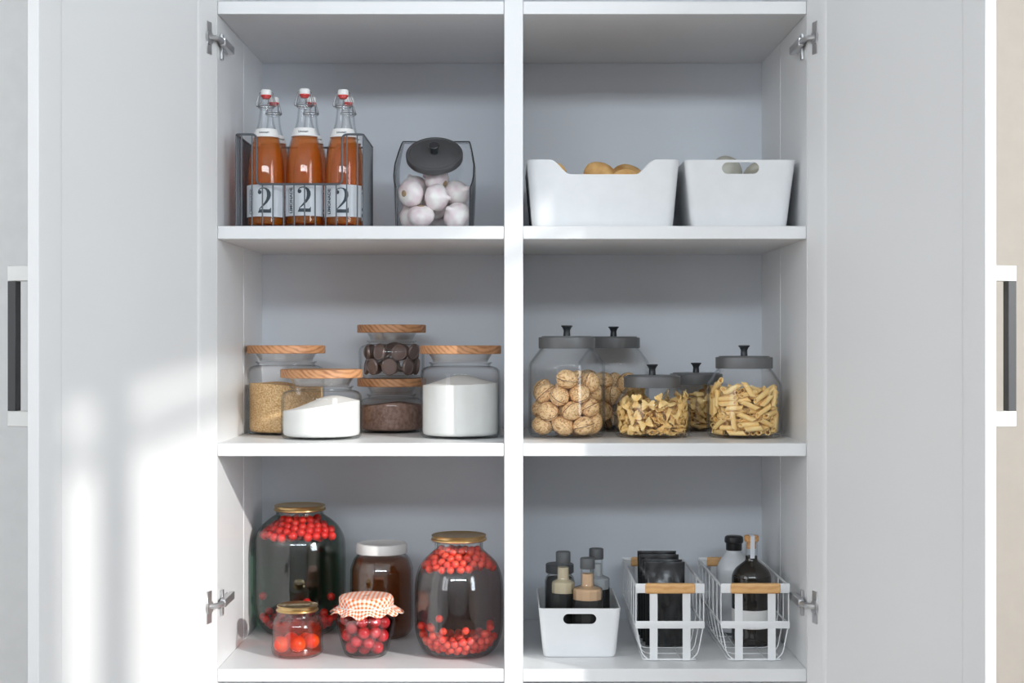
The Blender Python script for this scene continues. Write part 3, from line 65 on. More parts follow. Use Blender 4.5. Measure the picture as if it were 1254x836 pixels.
def box(x0, x1, y0, y1, z0, z1, b=0.0, seg=2):
    bm = bmesh.new()
    bmesh.ops.create_cube(bm, size=1)
    for v in bm.verts:
        v.co = Vector((x0 + (v.co.x + .5) * (x1 - x0), y0 + (v.co.y + .5) * (y1 - y0), z0 + (v.co.z + .5) * (z1 - z0)))
    if b > 0:
        bmesh.ops.bevel(bm, geom=list(bm.edges), offset=b, segments=seg, profile=.5, affect='EDGES')
    bm.verts.index_update()
    g = ([v.co.copy() for v in bm.verts], [tuple(v.index for v in f.verts) for f in bm.faces])
    bm.free(); return g

def lathe(prof, n=48, warp=None):
    """prof: list of (r, z). Ends with r=0 are closed to a point."""
    V, Fc, rows = [], [], []
    for r, z in prof:
        if r < 1e-6:
            rows.append([len(V)]); V.append(Vector((0, 0, z)))
        else:
            row = []
            for k in range(n):
                a = 2 * PI * k / n
                p = Vector((r * math.cos(a), r * math.sin(a), z))
                if warp: p = warp(p, a)
                row.append(len(V)); V.append(p)
            rows.append(row)
    for A, B in zip(rows, rows[1:]):
        if len(A) == 1 and len(B) == 1: continue
        for k in range(n):
            k2 = (k + 1) % n
            if len(A) == 1: Fc.append((A[0], B[k], B[k2]))
            elif len(B) == 1: Fc.append((A[k], A[k2], B[0]))
            else: Fc.append((A[k], A[k2], B[k2], B[k]))
    return V, Fc

def smooth_prof(pts, per=5):
    """Catmull-Rom through (r,z) points."""
    out = []
    P = [pts[0]] + list(pts) + [pts[-1]]
    for i in range(1, len(P) - 2):
        p0, p1, p2, p3 = P[i - 1], P[i], P[i + 1], P[i + 2]
        for k in range(per):
            t = k / per
            q = []
            for d in (0, 1):
                a = 2 * p1[d]; b = p2[d] - p0[d]
                c = 2 * p0[d] - 5 * p1[d] + 4 * p2[d] - p3[d]; e = -p0[d] + 3 * p1[d] - 3 * p2[d] + p3[d]
                q.append(.5 * (a + b * t + c * t * t + e * t ** 3))
            out.append((max(q[0], .0001), q[1]))
    out.append(tuple(pts[-1]))
    return out

def shell(outer, t=.0022, base=.005):
    """closed glass wall: outer profile (bottom to rim) from the axis, inner profile back down"""
    inner = [(max(r - t, .001), z) for r, z in outer if z >= base + outer[0][1]]
    inner = inner[::-1]
    return [(0, outer[0][1])] + list(outer) + inner + [(max(inner[-1][0] - .004, .001), outer[0][1] + base), (0, outer[0][1] + base)]

def tube(path, r, n=8, closed=False, cap=True):
    P = [Vector(p) for p in path]
    V, Fc = [], []
    m = len(P)
    up = Vector((0, 0, 1)); prev = None
    for i in range(m):
        if closed: d = P[(i + 1) % m] - P[i - 1]
        else: d = P[min(i + 1, m - 1)] - P[max(i - 1, 0)]
        d.normalize()
        if prev is None:
            u = d.cross(up)
            if u.length < 1e-3: u = d.cross(Vector((1, 0, 0)))
        else:
            u = prev - d * prev.dot(d)
        u.normalize(); prev = u; w = d.cross(u)
        for k in range(n):
            a = 2 * PI * k / n
            V.append(P[i] + r * (math.cos(a) * u + math.sin(a) * w))
    for i in range(m if closed else m - 1):
        j = (i + 1) % m
        for k in range(n):
            k2 = (k + 1) % n
            Fc.append((i * n + k, i * n + k2, j * n + k2, j * n + k))
    if cap and not closed:
        Fc.append(tuple(range(n))[::-1]); Fc.append(tuple((m - 1) * n + k for k in range(n)))
    return V, Fc

def rounded(path, rad, seg=4, closed=False):
    """round the corners of a polyline"""
    P = [Vector(p) for p in path]; out = []; m = len(P)
    for i in range(m):
        if not closed and i in (0, m - 1): out.append(P[i]); continue
        a, b, c = P[i - 1], P[i], P[(i + 1) % m]
        r = min(rad, (a - b).length * .45, (c - b).length * .45)
        s = b + (a - b).normalized() * r; e = b + (c - b).normalized() * r
        for k in range(seg + 1):
            t = k / seg
            out.append(s * (1 - t) ** 2 + b * 2 * t * (1 - t) + e * t * t)
    return out

def strap(path, w, t, widthdir=(1, 0, 0)):
    """flat band along a path, w wide along widthdir, t thick"""
    P = [Vector(p) for p in path]; W = Vector(widthdir).normalized() * w / 2
    V, Fc = [], []
    for i, p in enumerate(P):
        d = (P[min(i + 1, len(P) - 1)] - P[max(i - 1, 0)]).normalized()
        nrm = d.cross(W).normalized() * t / 2
        V += [p - W - nrm, p + W - nrm, p + W + nrm, p - W + nrm]
    for i in range(len(P) - 1):
        for k in range(4):
            k2 = (k + 1) % 4
            Fc.append((i * 4 + k, i * 4 + k2, i * 4 + 4 + k2, i * 4 + 4 + k))
    Fc.append((3, 2, 1, 0)); n = (len(P) - 1) * 4; Fc.append((n, n + 1, n + 2, n + 3))
    return V, Fc

def tag(o, label=None, cat=None, group=None, kind=None):
    if label: o['label'] = label
    if cat: o['category'] = cat
    if group: o['group'] = group
    if kind: o['kind'] = kind
    return o

def empty(name, loc, label=None, cat=None, group=None, rz=0):
    o = bpy.data.objects.new(name, None); o.empty_display_size = .02
    o.location = loc; o.rotation_euler = (0, 0, rz)
    link(o); return tag(o, label, cat, group)

def copy_tree(o, parent=None):
    c = o.copy(); COL.objects.link(c)
    if parent is not None: c.parent = parent
    for ch in list(o.children): copy_tree(ch, c)
    return c

def evaluated(o):
    """bake modifiers of o into its mesh"""
    dg = bpy.context.evaluated_depsgraph_get()
    me = bpy.data.meshes.new_from_object(o.evaluated_get(dg))
    o.modifiers.clear(); o.data = me
    return o

# ------------------------------------------------------------------ materials
def nt(name):
    m = bpy.data.materials.new(name); m.use_nodes = True
    m.node_tree.nodes.clear(); return m, m.node_tree
def node(t, kind, **kw):
    n = t.nodes.new(kind)
    for k, v in kw.items():
        if k in ('operation', 'blend_type', 'data_type', 'wave_type', 'bands_direction', 'feature', 'distance', 'interpolation_type'): setattr(n, k, v)
        else: n.inputs[k].default_value = v
    return n
def rgb(*c): return (c[0], c[1], c[2], 1.0)
def srgb(r, g, b):
    f = lambda v: (v / 255 / 12.92) if v / 255 <= .04045 else ((v / 255 + .055) / 1.055) ** 2.4
    return (f(r), f(g), f(b), 1.0)

def mat(name, color, rough=.5, metal=0, bump=None, bscale=200, var=None, vscale=30, spec=.5, coat=0, trans=0, sub=0, stretch=None):
    m, t = nt(name)
    out = node(t, 'ShaderNodeOutputMaterial')
    p = t.nodes.new('ShaderNodeBsdfPrincipled')
    p.inputs['Base Color'].default_value = color
    p.inputs['Roughness'].default_value = rough
    p.inputs['Metallic'].default_value = metal
    p.inputs['Specular IOR Level'].default_value = spec
    p.inputs['Coat Weight'].default_value = coat
    if sub:
        p.inputs['Subsurface Weight'].default_value = sub
        p.inputs['Subsurface Radius'].default_value = (1, .5, .3); p.inputs['Subsurface Scale'].default_value = .004
    t.links.new(p.outputs[0], out.inputs[0])
    tc = t.nodes.new('ShaderNodeTexCoord'); mp = t.nodes.new('ShaderNodeMapping')
    t.links.new(tc.outputs['Object'], mp.inputs[0])
    if stretch: mp.inputs['Scale'].default_value = stretch
    # a trace of tonal variation keeps the paint from reading as flat
    n = node(t, 'ShaderNodeTexNoise', Scale=vscale, Detail=4.0)
    t.links.new(mp.outputs[0], n.inputs['Vector'])
    r = t.nodes.new('ShaderNodeValToRGB')
    c2 = var if var else tuple(min(1, c * .965) for c in color[:3]) + (1,)
    r.color_ramp.elements[0].color = c2; r.color_ramp.elements[1].color = color
    r.color_ramp.elements[0].position = .35; r.color_ramp.elements[1].position = .65
    t.links.new(n.outputs[0], r.inputs[0]); t.links.new(r.outputs[0], p.inputs['Base Color'])
    if bump:
        nb = node(t, 'ShaderNodeTexNoise', Scale=bscale, Detail=3.0)
        t.links.new(mp.outputs[0], nb.inputs['Vector'])
        b = node(t, 'ShaderNodeBump', Strength=bump, Distance=.001)
        t.links.new(nb.outputs[0], b.inputs['Height']); t.links.new(b.outputs[0], p.inputs['Normal'])
    return m

def glass(name, tint=(1, 1, 1), edge=(.36, .40, .42), rough=.02, power=6.0, refl=.018, boost=.5):
    """clear thin-walled glass: sees straight through, mirrors more at grazing angles, darkens along its edges"""
    m, t = nt(name)
    out = node(t, 'ShaderNodeOutputMaterial')
    lw = node(t, 'ShaderNodeLayerWeight', Blend=.5)
    pw = node(t, 'ShaderNodeMath', operation='POWER'); pw.inputs[1].default_value = 5
    t.links.new(lw.outputs['Facing'], pw.inputs[0])
    ma = node(t, 'ShaderNodeMath', operation='MULTIPLY_ADD'); ma.inputs[1].default_value = boost; ma.inputs[2].default_value = refl
    t.links.new(pw.outputs[0], ma.inputs[0])
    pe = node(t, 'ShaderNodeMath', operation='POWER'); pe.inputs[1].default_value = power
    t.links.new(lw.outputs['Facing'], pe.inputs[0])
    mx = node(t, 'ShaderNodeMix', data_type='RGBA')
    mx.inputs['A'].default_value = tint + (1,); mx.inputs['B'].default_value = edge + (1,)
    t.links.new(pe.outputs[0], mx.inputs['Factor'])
    tr = t.nodes.new('ShaderNodeBsdfTransparent'); gl = t.nodes.new('ShaderNodeBsdfGlossy'); gl.inputs['Roughness'].default_value = rough
    gl.inputs['Color'].default_value = (1, 1, 1, 1)
    t.links.new(mx.outputs['Result'], tr.inputs[0])
    ms = t.nodes.new('ShaderNodeMixShader')
    t.links.new(ma.outputs[0], ms.inputs[0]); t.links.new(tr.outputs[0], ms.inputs[1]); t.links.new(gl.outputs[0], ms.inputs[2])
    t.links.new(ms.outputs[0], out.inputs[0])
    return m

def liquid(name, absorb, density, cloud=0.0, ccol=(1, 1, 1), refl=.02):
    """clear coloured liquid: light is absorbed with depth; cloud>0 mixes in a milky body"""
    m, t = nt(name)
    out = node(t, 'ShaderNodeOutputMaterial')
    tr = t.nodes.new('ShaderNodeBsdfTransparent')
    gl = node(t, 'ShaderNodeBsdfGlossy', Roughness=.05)
    ms = t.nodes.new('ShaderNodeMixShader'); ms.inputs[0].default_value = refl
    t.links.new(tr.outputs[0], ms.inputs[1]); t.links.new(gl.outputs[0], ms.inputs[2])
    last = ms
    if cloud:
        d = node(t, 'ShaderNodeBsdfDiffuse', Color=ccol + (1,)); tl = node(t, 'ShaderNodeBsdfTranslucent', Color=ccol + (1,))
        m2 = t.nodes.new('ShaderNodeMixShader'); m2.inputs[0].default_value = .5
        t.links.new(d.outputs[0], m2.inputs[1]); t.links.new(tl.outputs[0], m2.inputs[2])
        m3 = t.nodes.new('ShaderNodeMixShader'); m3.inputs[0].default_value = cloud
        t.links.new(last.outputs[0], m3.inputs[1]); t.links.new(m2.outputs[0], m3.inputs[2]); last = m3
    t.links.new(last.outputs[0], out.inputs[0])
    va = node(t, 'ShaderNodeVolumeAbsorption', Color=absorb + (1,), Density=density)
    t.links.new(va.outputs[0], out.inputs['Volume'])
    return m

def wood(name, dark, light, scale=120, rot=(0, .5, .6), rough=.45, dist=6):
    m, t = nt(name)
    out = node(t, 'ShaderNodeOutputMaterial'); p = t.nodes.new('ShaderNodeBsdfPrincipled'); p.inputs['Roughness'].default_value = rough
    tc = t.nodes.new('ShaderNodeTexCoord'); mp = t.nodes.new('ShaderNodeMapping'); mp.inputs['Rotation'].default_value = rot
    t.links.new(tc.outputs['Object'], mp.inputs[0])
    w = node(t, 'ShaderNodeTexWave', wave_type='BANDS', bands_direction='X', Scale=scale, Distortion=dist, Detail=3.0)
    w.inputs['Detail Scale'].default_value = .6
    t.links.new(mp.outputs[0], w.inputs['Vector'])
    n = node(t, 'ShaderNodeTexNoise', Scale=60.0, Detail=6.0)
    t.links.new(mp.outputs[0], n.inputs['Vector'])
    ad = node(t, 'ShaderNodeMath', operation='MULTIPLY_ADD'); ad.inputs[1].default_value = .5
    t.links.new(n.outputs[0], ad.inputs[2]); t.links.new(w.outputs['Fac'], ad.inputs[0])
    r = t.nodes.new('ShaderNodeValToRGB'); r.color_ramp.elements[0].color = dark; r.color_ramp.elements[1].color = light
    r.color_ramp.elements[0].position = .3; r.color_ramp.elements[1].position = .85
    t.links.new(ad.outputs[0], r.inputs[0]); t.links.new(r.outputs[0], p.inputs['Base Color']); t.links.new(p.outputs[0], out.inputs[0])
    return m

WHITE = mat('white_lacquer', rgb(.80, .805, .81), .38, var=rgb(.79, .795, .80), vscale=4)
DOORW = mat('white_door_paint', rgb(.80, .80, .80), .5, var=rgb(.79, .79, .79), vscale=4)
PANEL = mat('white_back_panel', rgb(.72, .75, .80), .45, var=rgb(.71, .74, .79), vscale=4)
GREYWALL = mat('grey_wall_paint', rgb(.78, .78, .775), .8, bump=.1)
BEIGE = mat('beige_wall_paint', rgb(.74, .665, .585), .8, bump=.1)
ROOMW = mat('room_wall_paint', rgb(.60, .59, .58), .8, bump=.1)
FLOORM = wood('oak_floor', srgb(96, 80, 66), srgb(124, 104, 86), 6, (0, 0, 0))
STEEL = mat('nickel_plated_steel', rgb(.60, .60, .61), .3, .8)
SATIN = mat('satin_handle_metal', rgb(.66, .66, .64), .45, .3)
BLACKM = mat('black_handle_metal', rgb(.035, .035, .037), .4)
GLASS = glass('clear_glass')
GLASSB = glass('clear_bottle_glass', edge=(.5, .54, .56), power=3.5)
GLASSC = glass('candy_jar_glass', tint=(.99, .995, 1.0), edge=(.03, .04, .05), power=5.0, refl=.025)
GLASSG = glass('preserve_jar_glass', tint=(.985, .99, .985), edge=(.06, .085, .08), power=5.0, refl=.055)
FROST = glass('thick_stopper_glass', edge=(.7, .74, .76), rough=.25, power=3.0, refl=.16, boost=.6)
WIRE = mat('bail_wire_steel', rgb(.30, .30, .31), .35, .6)
OAK = wood('acacia_wood', srgb(146, 94, 58), srgb(200, 146, 102), 48, (0, 1.0, .5), .5, 5)
BEECH = wood('bamboo_wood', srgb(204, 150, 92), srgb(224, 176, 118), 30, (0, PI / 2, 0), .45, 6)
GREYLID = mat('dark_grey_lid_metal', rgb(.165, .168, .172), .38, .3)
KNOBM = mat('charcoal_knob_metal', rgb(.035, .038, .042), .3, .2)
CHAR = mat('charcoal_lid_plastic', rgb(.075, .075, .078), .42)
GOLD = mat('brass_lacquered_lid', rgb(.66, .47, .22), .28, 1.0)
WCAP = mat('white_screw_cap', rgb(.88, .87, .85), .35)
RACK = mat('dark_grey_wire_paint', rgb(.085, .095, .11), .42)
WWIRE = mat('white_wire_paint', rgb(.80, .81, .82), .4)
BINM = mat('white_matt_plastic', rgb(.80, .81, .82), .42)
LEMON = liquid('amber_lemonade', (1.0, .50, .08), 50, .42, (.84, .32, .02))
CERAM = mat('white_ceramic', rgb(.85, .85, .84), .2)
RUBBER = mat('red_rubber', rgb(.72, .05, .05), .5)
PAPER = mat('pale_grey_paper', rgb(.66, .69, .73), .7)
INK = mat('dark_grey_ink', rgb(.045, .06, .075), .7)
SUGAR = mat('brown_sugar', srgb(252, 218, 164), .9, bump=1.0, bscale=700, var=srgb(206, 152, 88), vscale=420)
FLOUR = mat('white_flour', rgb(.86, .86, .83), .95)
COCOA = mat('cocoa_powder', srgb(168, 136, 122), .95, bump=.8, bscale=700, var=srgb(134, 102, 88), vscale=160)
COINM = mat('dark_chocolate', srgb(132, 112, 106), .25, .35, spec=.7)
def walnut_mat():
    m, t = nt('walnut_shell')
    out = node(t, 'ShaderNodeOutputMaterial'); p = t.nodes.new('ShaderNodeBsdfPrincipled'); p.inputs['Roughness'].default_value = .55
    tc = t.nodes.new('ShaderNodeTexCoord'); sp = t.nodes.new('ShaderNodeSeparateXYZ'); t.links.new(tc.outputs['Object'], sp.inputs[0])
    mp = t.nodes.new('ShaderNodeMapping'); mp.inputs['Scale'].default_value = (.45, 1, 1); t.links.new(tc.outputs['Object'], mp.inputs[0])
    n = node(t, 'ShaderNodeTexNoise', Scale=110.0, Detail=2.0, Distortion=1.6); t.links.new(mp.outputs[0], n.inputs['Vector'])
    # veins: thin dark creases where the noise crosses its middle
    a = node(t, 'ShaderNodeMath', operation='SUBTRACT'); a.inputs[1].default_value = .5; t.links.new(n.outputs[0], a.inputs[0])
    b = node(t, 'ShaderNodeMath', operation='ABSOLUTE'); t.links.new(a.outputs[0], b.inputs[0])
    r = t.nodes.new('ShaderNodeValToRGB'); r.color_ramp.elements[0].color = srgb(172, 116, 68); r.color_ramp.elements[0].position = .004
    r.color_ramp.elements[1].color = srgb(248, 210, 156); r.color_ramp.elements[1].position = .055
    t.links.new(b.outputs[0], r.inputs[0])
    az = node(t, 'ShaderNodeMath', operation='ABSOLUTE'); t.links.new(sp.outputs[2], az.inputs[0])
    lt = node(t, 'ShaderNodeMath', operation='LESS_THAN'); lt.inputs[1].default_value = .0006; t.links.new(az.outputs[0], lt.inputs[0])
    mx = node(t, 'ShaderNodeMix', data_type='RGBA'); mx.inputs['B'].default_value = srgb(96, 56, 28)
    t.links.new(lt.outputs[0], mx.inputs['Factor']); t.links.new(r.outputs[0], mx.inputs['A']); t.links.new(mx.outputs['Result'], p.inputs['Base Color'])
    bp = node(t, 'ShaderNodeBump', Strength=.8, Distance=.0012); t.links.new(b.outputs[0], bp.inputs['Height']); t.links.new(bp.outputs[0], p.inputs['Normal'])
    t.links.new(p.outputs[0], out.inputs[0]); return m
WALNUT = walnut_mat()
PASTA = mat('dry_pasta', srgb(255, 224, 156), .5, var=srgb(248, 204, 128), vscale=60)
POTATO = mat('potato_skin', srgb(236, 192, 128), .6, bump=.5, bscale=90, var=srgb(204, 148, 84), vscale=35)
ONION = mat('white_onion_skin', srgb(206, 204, 192), .35, var=srgb(176, 172, 158), vscale=6, stretch=(5, 5, 1))
GARLIC = mat('garlic_skin', srgb(250, 246, 240), .45, var=srgb(232, 210, 214), vscale=45, bump=.3, bscale=60)
ROOTM = mat('dry_garlic_root', srgb(168, 140, 104), .9, bump=1.0, bscale=500)
BERRY = mat('red_berry_skin', rgb(1.0, .035, .02), .3, var=rgb(.92, .008, .012), vscale=60, spec=.5)
BERRYP = mat('pale_red_berry_skin', rgb(1.0, .12, .06), .35, var=rgb(.95, .03, .025), vscale=60)
PLUM = mat('dark_red_fruit_skin', rgb(.75, .035, .05), .3, var=rgb(.5, .01, .02), vscale=40)
PEPPER = mat('orange_red_fruit_skin', rgb(1.0, .16, .015), .3, var=rgb(.92, .02, .01), vscale=25)
LIQA = liquid('dark_green_brine', (.47, .61, .54), 36, refl=.01)
LIQB = liquid('grey_red_compote', (.62, .50, .50), 34, refl=.01)
LIQC = liquid('brown_honey', (.62, .24, .06), 40, .24, (.58, .19, .03))
LIQE = liquid('dark_red_syrup', (.60, .20, .23), 85)
LIQD = liquid('reddish_brine', (.90, .35, .22), 45, .22, (.85, .10, .02))
POUCH = mat('black_foil_pouch', rgb(.020, .021, .023), .22, .5, spec=.9, bump=1.0, bscale=45)
DKGLASS = mat('black_bottle_glass', rgb(.018, .014, .011), .06, spec=.8)
WBOT = mat('white_ceramic_bottle', rgb(.72, .74, .77), .35)
BLKCAP = mat('black_plastic_cap', rgb(.015, .015, .016), .35)
CORK = mat('pale_cork', srgb(222, 172, 120), .8, bump=.5, bscale=300, var=srgb(190, 138, 86), vscale=200)
SPCAP = mat('grey_ribbed_cap', rgb(.10, .105, .11), .5)
DKLAB = mat('charcoal_label', rgb(.022, .022, .022), .3)
SP1 = mat('beige_spice', srgb(204, 190, 160), .8, bump=.6, bscale=500)
SP2 = mat('tan_spice', srgb(206, 170, 134), .8, bump=.6, bscale=500)
SP3 = mat('pale_grey_spice', srgb(176, 182, 186), .8, bump=.6, bscale=500)
SP4 = mat('black_spice', srgb(40, 40, 42), .6, bump=.6, bscale=500)

# ------------------------------------------------------------------ the room
def struct(name, g, m): return tag(mesh(name, g, m, smooth=0), kind='structure')
RX, RY, RH = 2.2, -4.4, 2.95
struct('floor', box(-RX - .1, RX + .1, RY - .1, .6, -.1, 0), FLOORM)
struct('ceiling', box(-RX - .1, RX + .1, RY - .1, .6, RH, RH + .1), ROOMW)
# the wall either side of and above the built-in cupboard
struct('wall_back_left', box(-RX, -.505, .03, .13, 0, RH), GREYWALL)
struct('wall_back_right', box(.505, RX, .03, .13, 0, RH), BEIGE)
struct('wall_back_top', box(-.505, .505, .03, .13, 2.36, RH), ROOMW)

def pierced(name, axis, at, t, lo, hi, z0, z1, o0, o1, oz0, oz1, m):
    """wall slab with one window opening; axis 'x' = wall in the yz plane"""
    B = lambda a, b, c, d: (box(at, at + t, a, b, c, d) if axis == 'x' else box(a, b, at - t, at, c, d))
    g = join(B(lo, o0, z0, z1), B(o1, hi, z0, z1), B(o0, o1, z0, oz0), B(o0, o1, oz1, z1))
    return struct(name, g, m)
WF = mat('white_window_frame', rgb(.78, .78, .78), .4)
pierced('wall_right', 'x', RX, .12, RY - .1, .6, 0, RH, -3.28, -1.72, .85, 2.660, BEIGE)
pierced('wall_front', 'y', RY, .12, -RX, RX, 0, RH, -1.9, 1.9, 2.38, 2.80, ROOMW)
pierced('wall_left', 'x', -RX - .12, .12, RY - .1, .6, 0, RH, -3.95, -1.72, .85, 2.660, GREYWALL)  # opening added out of view to let fill light in from the left
# window frames with their bars
def side_frame(s, far):
    def b(y0, y1, z0, z1): x0, x1 = sorted((s * (RX + .02), s * (RX + .07))); return box(x0, x1, y0, y1, z0, z1)
    return join(b(-3.09, -3.016, .85, 2.660), b(far, -1.72, 2.550, 2.575), b(far, -1.72, .85, .91), b(far, far + .05, .85, 2.660), b(-1.77, -1.72, .85, 2.660))
struct('window_1', side_frame(1, -3.28), WF)
struct('added_left_window', side_frame(-1, -3.95), WF)  # added window, unseen, there to brighten the right door
fr = [box(-1.9, 1.9, RY - .08, RY - .03, z, z + .04) for z in (2.38, 2.775)] + [box(x - .03, x + .03, RY - .08, RY - .03, 2.38, 2.80) for x in (-1.87, -.63, .63, 1.87)]
struct('window_3', join(*fr), WF)

# ------------------------------------------------------------------ the cupboard
XI, T = .4813, .0185
cab = empty('pantry_cupboard', (0, .02, 0), 'tall white built-in pantry cupboard with open double doors and shelves full of jars', 'cupboard')
def cpart(name, g, m, parent=None, **kw):
    return mesh(name, moved(g, (0, -.02, 0)) if parent is None else g, m, parent or cab, **kw)
ZB, ZT = .0, 2.34
for s in (-1, 1):
    a, b = sorted((s * XI, s * (XI + T)))
    cpart('side_panel', box(a, b, 0, .2295, ZB, ZT, .0008, 1), WHITE)
    a, b = sorted((s * (XI - .0008), s * (XI + T)))
    cpart('side_panel', box(a, b, .2305, .445, ZB, ZT, .0008, 1), WHITE)
DX0, DX1 = -.0127, .0180
cpart('divider', box(DX0, DX1, 0, .42, ZB, ZT, .0008, 1), WHITE)
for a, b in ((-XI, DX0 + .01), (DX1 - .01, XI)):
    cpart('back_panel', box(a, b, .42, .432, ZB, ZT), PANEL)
cpart('plinth', box(-XI, XI, .03, .05, 0, .06), WHITE)
for zt in (H + .90, H + .556, S1, S2, S3, H - .90, .085):
    for a, b in ((-XI + .0003, DX0 - .0003), (DX1 + .0003, XI - .0003)):
        cpart('shelf', box(a, b, .002, .419, zt - .0213, zt, .0008, 1), WHITE)
cpart('top_panel', box(-XI, XI, .0, .432, 2.32, 2.34), WHITE)

DW, DT, DA = .497, .016, math.radians(15.5)
def door(s):
    """local x along the door from its hinge, inner face at y=0"""
    z0, z1, fw, bv, dp = .03, 2.33, .047, .012, .0035
    V = []; Fc = []
    def ring(i, y): return [(i, y, z0 + i), (DW - i, y, z0 + i), (DW - i, y, z1 - i), (i, y, z1 - i)]
    rings = [ring(0, s * DT), ring(0, s * .0006), ring(.0006, 0), ring(fw, 0), ring(fw + bv * .5, s * dp * .35), ring(fw + bv, s * dp)]
    for r in rings: V += r
    for k in range(len(rings) - 1):
        for j in range(4):
            j2 = (j + 1) % 4
            Fc.append((k * 4 + j, k * 4 + j2, k * 4 + 4 + j2, k * 4 + 4 + j))
    Fc += [(0, 1, 2, 3), tuple(len(V) - 4 + j for j in range(4))]
    d = mesh('door', (V, Fc), DOORW, cab, (s * XI, -.006 - .02, 0), (0, 0, -PI / 2 + s * DA if s > 0 else -PI / 2 - DA), smooth=20)
    # handle on the outer face: two nickel brackets and a black bar
    def yy(a, b): return sorted((s * (DT + a), s * (DT + b)))
    hz = H - .006
    u0, u1 = .473, .486
    for zz in (hz + .0955, hz - .0955):
        a, b = yy(-.001, .0385)
        mesh('handle_bracket', box(u0, u1, a, b, zz - .0103, zz + .0103, .0008, 1), SATIN, d)
    a, b = yy(.0262, .0385)
    mesh('handle_bar', box(u0 + .0005, u1 - .0005, a, b, hz - .0855, hz + .0855, .0006, 1), BLACKM, d)
    # hinges
    for zc in (H + .489, H - .428, .35):
        h = mesh('hinge', join(
            box(.019, .035, *sorted((-s * .0018, s * .0004)), zc - .026, zc + .026, .0006, 1),
            moved(lathe([(0, 0), (.011, 0), (.011, .0016), (0, .0016)], 20), (.027, -s * .0018, zc), (s * PI / 2, 0, 0))), STEEL, d)
        # arm from the cup back to the mounting plate on the side panel, in the cupboard's frame
        M = d.matrix_basis.inverted()
        def inb(g): return [M @ Vector(v) for v in g[0]], g[1]
        # world (cupboard frame) coordinates
        def X(a, b): return sorted((s * (XI - a), s * (XI - b)))
        link_ = tube([(s * (XI + .0075), -.0335 - .02, zc + .001), (s * (XI - .004), -.024 - .02, zc + .001), (s * (XI - .0085), -.006 - .02, zc + .001), (s * (XI - .008), .01 - .02, zc + .001)], .0046, 8)
        mesh('hinge_arm', inb(join(link_, box(*X(.0045, .0135), .000 - .02, .078 - .02, zc - .006, zc + .007, .0008, 1))), STEEL, d)
        mesh('mounting_plate', inb(join(box(*X(.0004, .0045), .022 - .02, .034 - .02, zc - .024, zc + .018, .0006, 1),
                                        box(*X(.0004, .0045), .022 - .02, .066 - .02, zc - .006, zc + .006, .0006, 1))), STEEL, d)
    return d
door(-1); door(1)

# ------------------------------------------------------------------ wooden-lidded storage jars
def wood_jar(loc, r, h, rl, label, name='storage_jar', group=None):
    """h = height to the top of the lid"""
    root = empty(name, loc, label, 'jar', group)
    zt = h - .0145; zs = zt - .021                   # underside of lid; where the shoulder meets the neck
    prof = [(r - .010, 0), (r - .004, .0012), (r - .001, .0042), (r, .009)]
    prof += [(r, zs - .014), (r - .0012, zs - .008), (r - .005, zs - .0035), (r - .012, zs - .0008), (r - .017, zs),
             (r - .0172, zs + .003), (r - .0145, zs + .0048), (r - .0142, zs + .0066)]
    mesh('glass_body', lathe(shell(prof, .0022, .004), 64), GLASS, root)
    rn = r - .022
    mesh('glass_stopper', lathe([(0, zs + .0068), (rn, zs + .0068), (rn + .0008, zs + .009), (rn + .004, zs + .015), (rn + .0075, zt - .0006),
                                 (rn + .0055, zt - .0006), (rn + .002, zs + .015), (rn - .001, zs + .0095), (0, zs + .009)], 64), FROST, root)
    mesh('wooden_lid', lathe([(0, zt), (rl - .001, zt), (rl, zt + .001), (rl, h - .0012), (rl - .0012, h), (0, h)], 64), OAK, root)
    return root

def powder(loc, r, prof, m, name, label, cat, peak=(0, 0)):
    """powder filling a jar: flat sides, humped surface"""
    n = 64; rings = 14
    V = []; Fc = []
    rb = r - .0035
    V.append(Vector((0, 0, .0045)))
    for (rr, zz) in ((rb - .007, .0045), (rb - .0015, .007), (rb, .012)):
        for k in range(n): V.append(Vector((rr * math.cos(2 * PI * k / n), rr * math.sin(2 * PI * k / n), zz)))
    for q in range(rings):
        rr = rb * (1 - q / rings)
        for k in range(n):
            a = 2 * PI * k / n; x, y = rr * math.cos(a), rr * math.sin(a)
            V.append(Vector((x, y, prof(x / rb, y / rb))))
    V.append(Vector((0, 0, prof(0, 0))))
    R = 3 + rings
    for k in range(n):
        k2 = (k + 1) % n
        Fc.append((0, 1 + k2, 1 + k))
        for q in range(R - 1):
            Fc.append((1 + q * n + k, 1 + q * n + k2, 1 + (q + 1) * n + k2, 1 + (q + 1) * n + k))
        Fc.append((1 + (R - 1) * n + k, 1 + (R - 1) * n + k2, len(V) - 1))
    return tag(mesh(name, (V, Fc), m, None, loc, smooth=50), label, cat, kind='stuff')

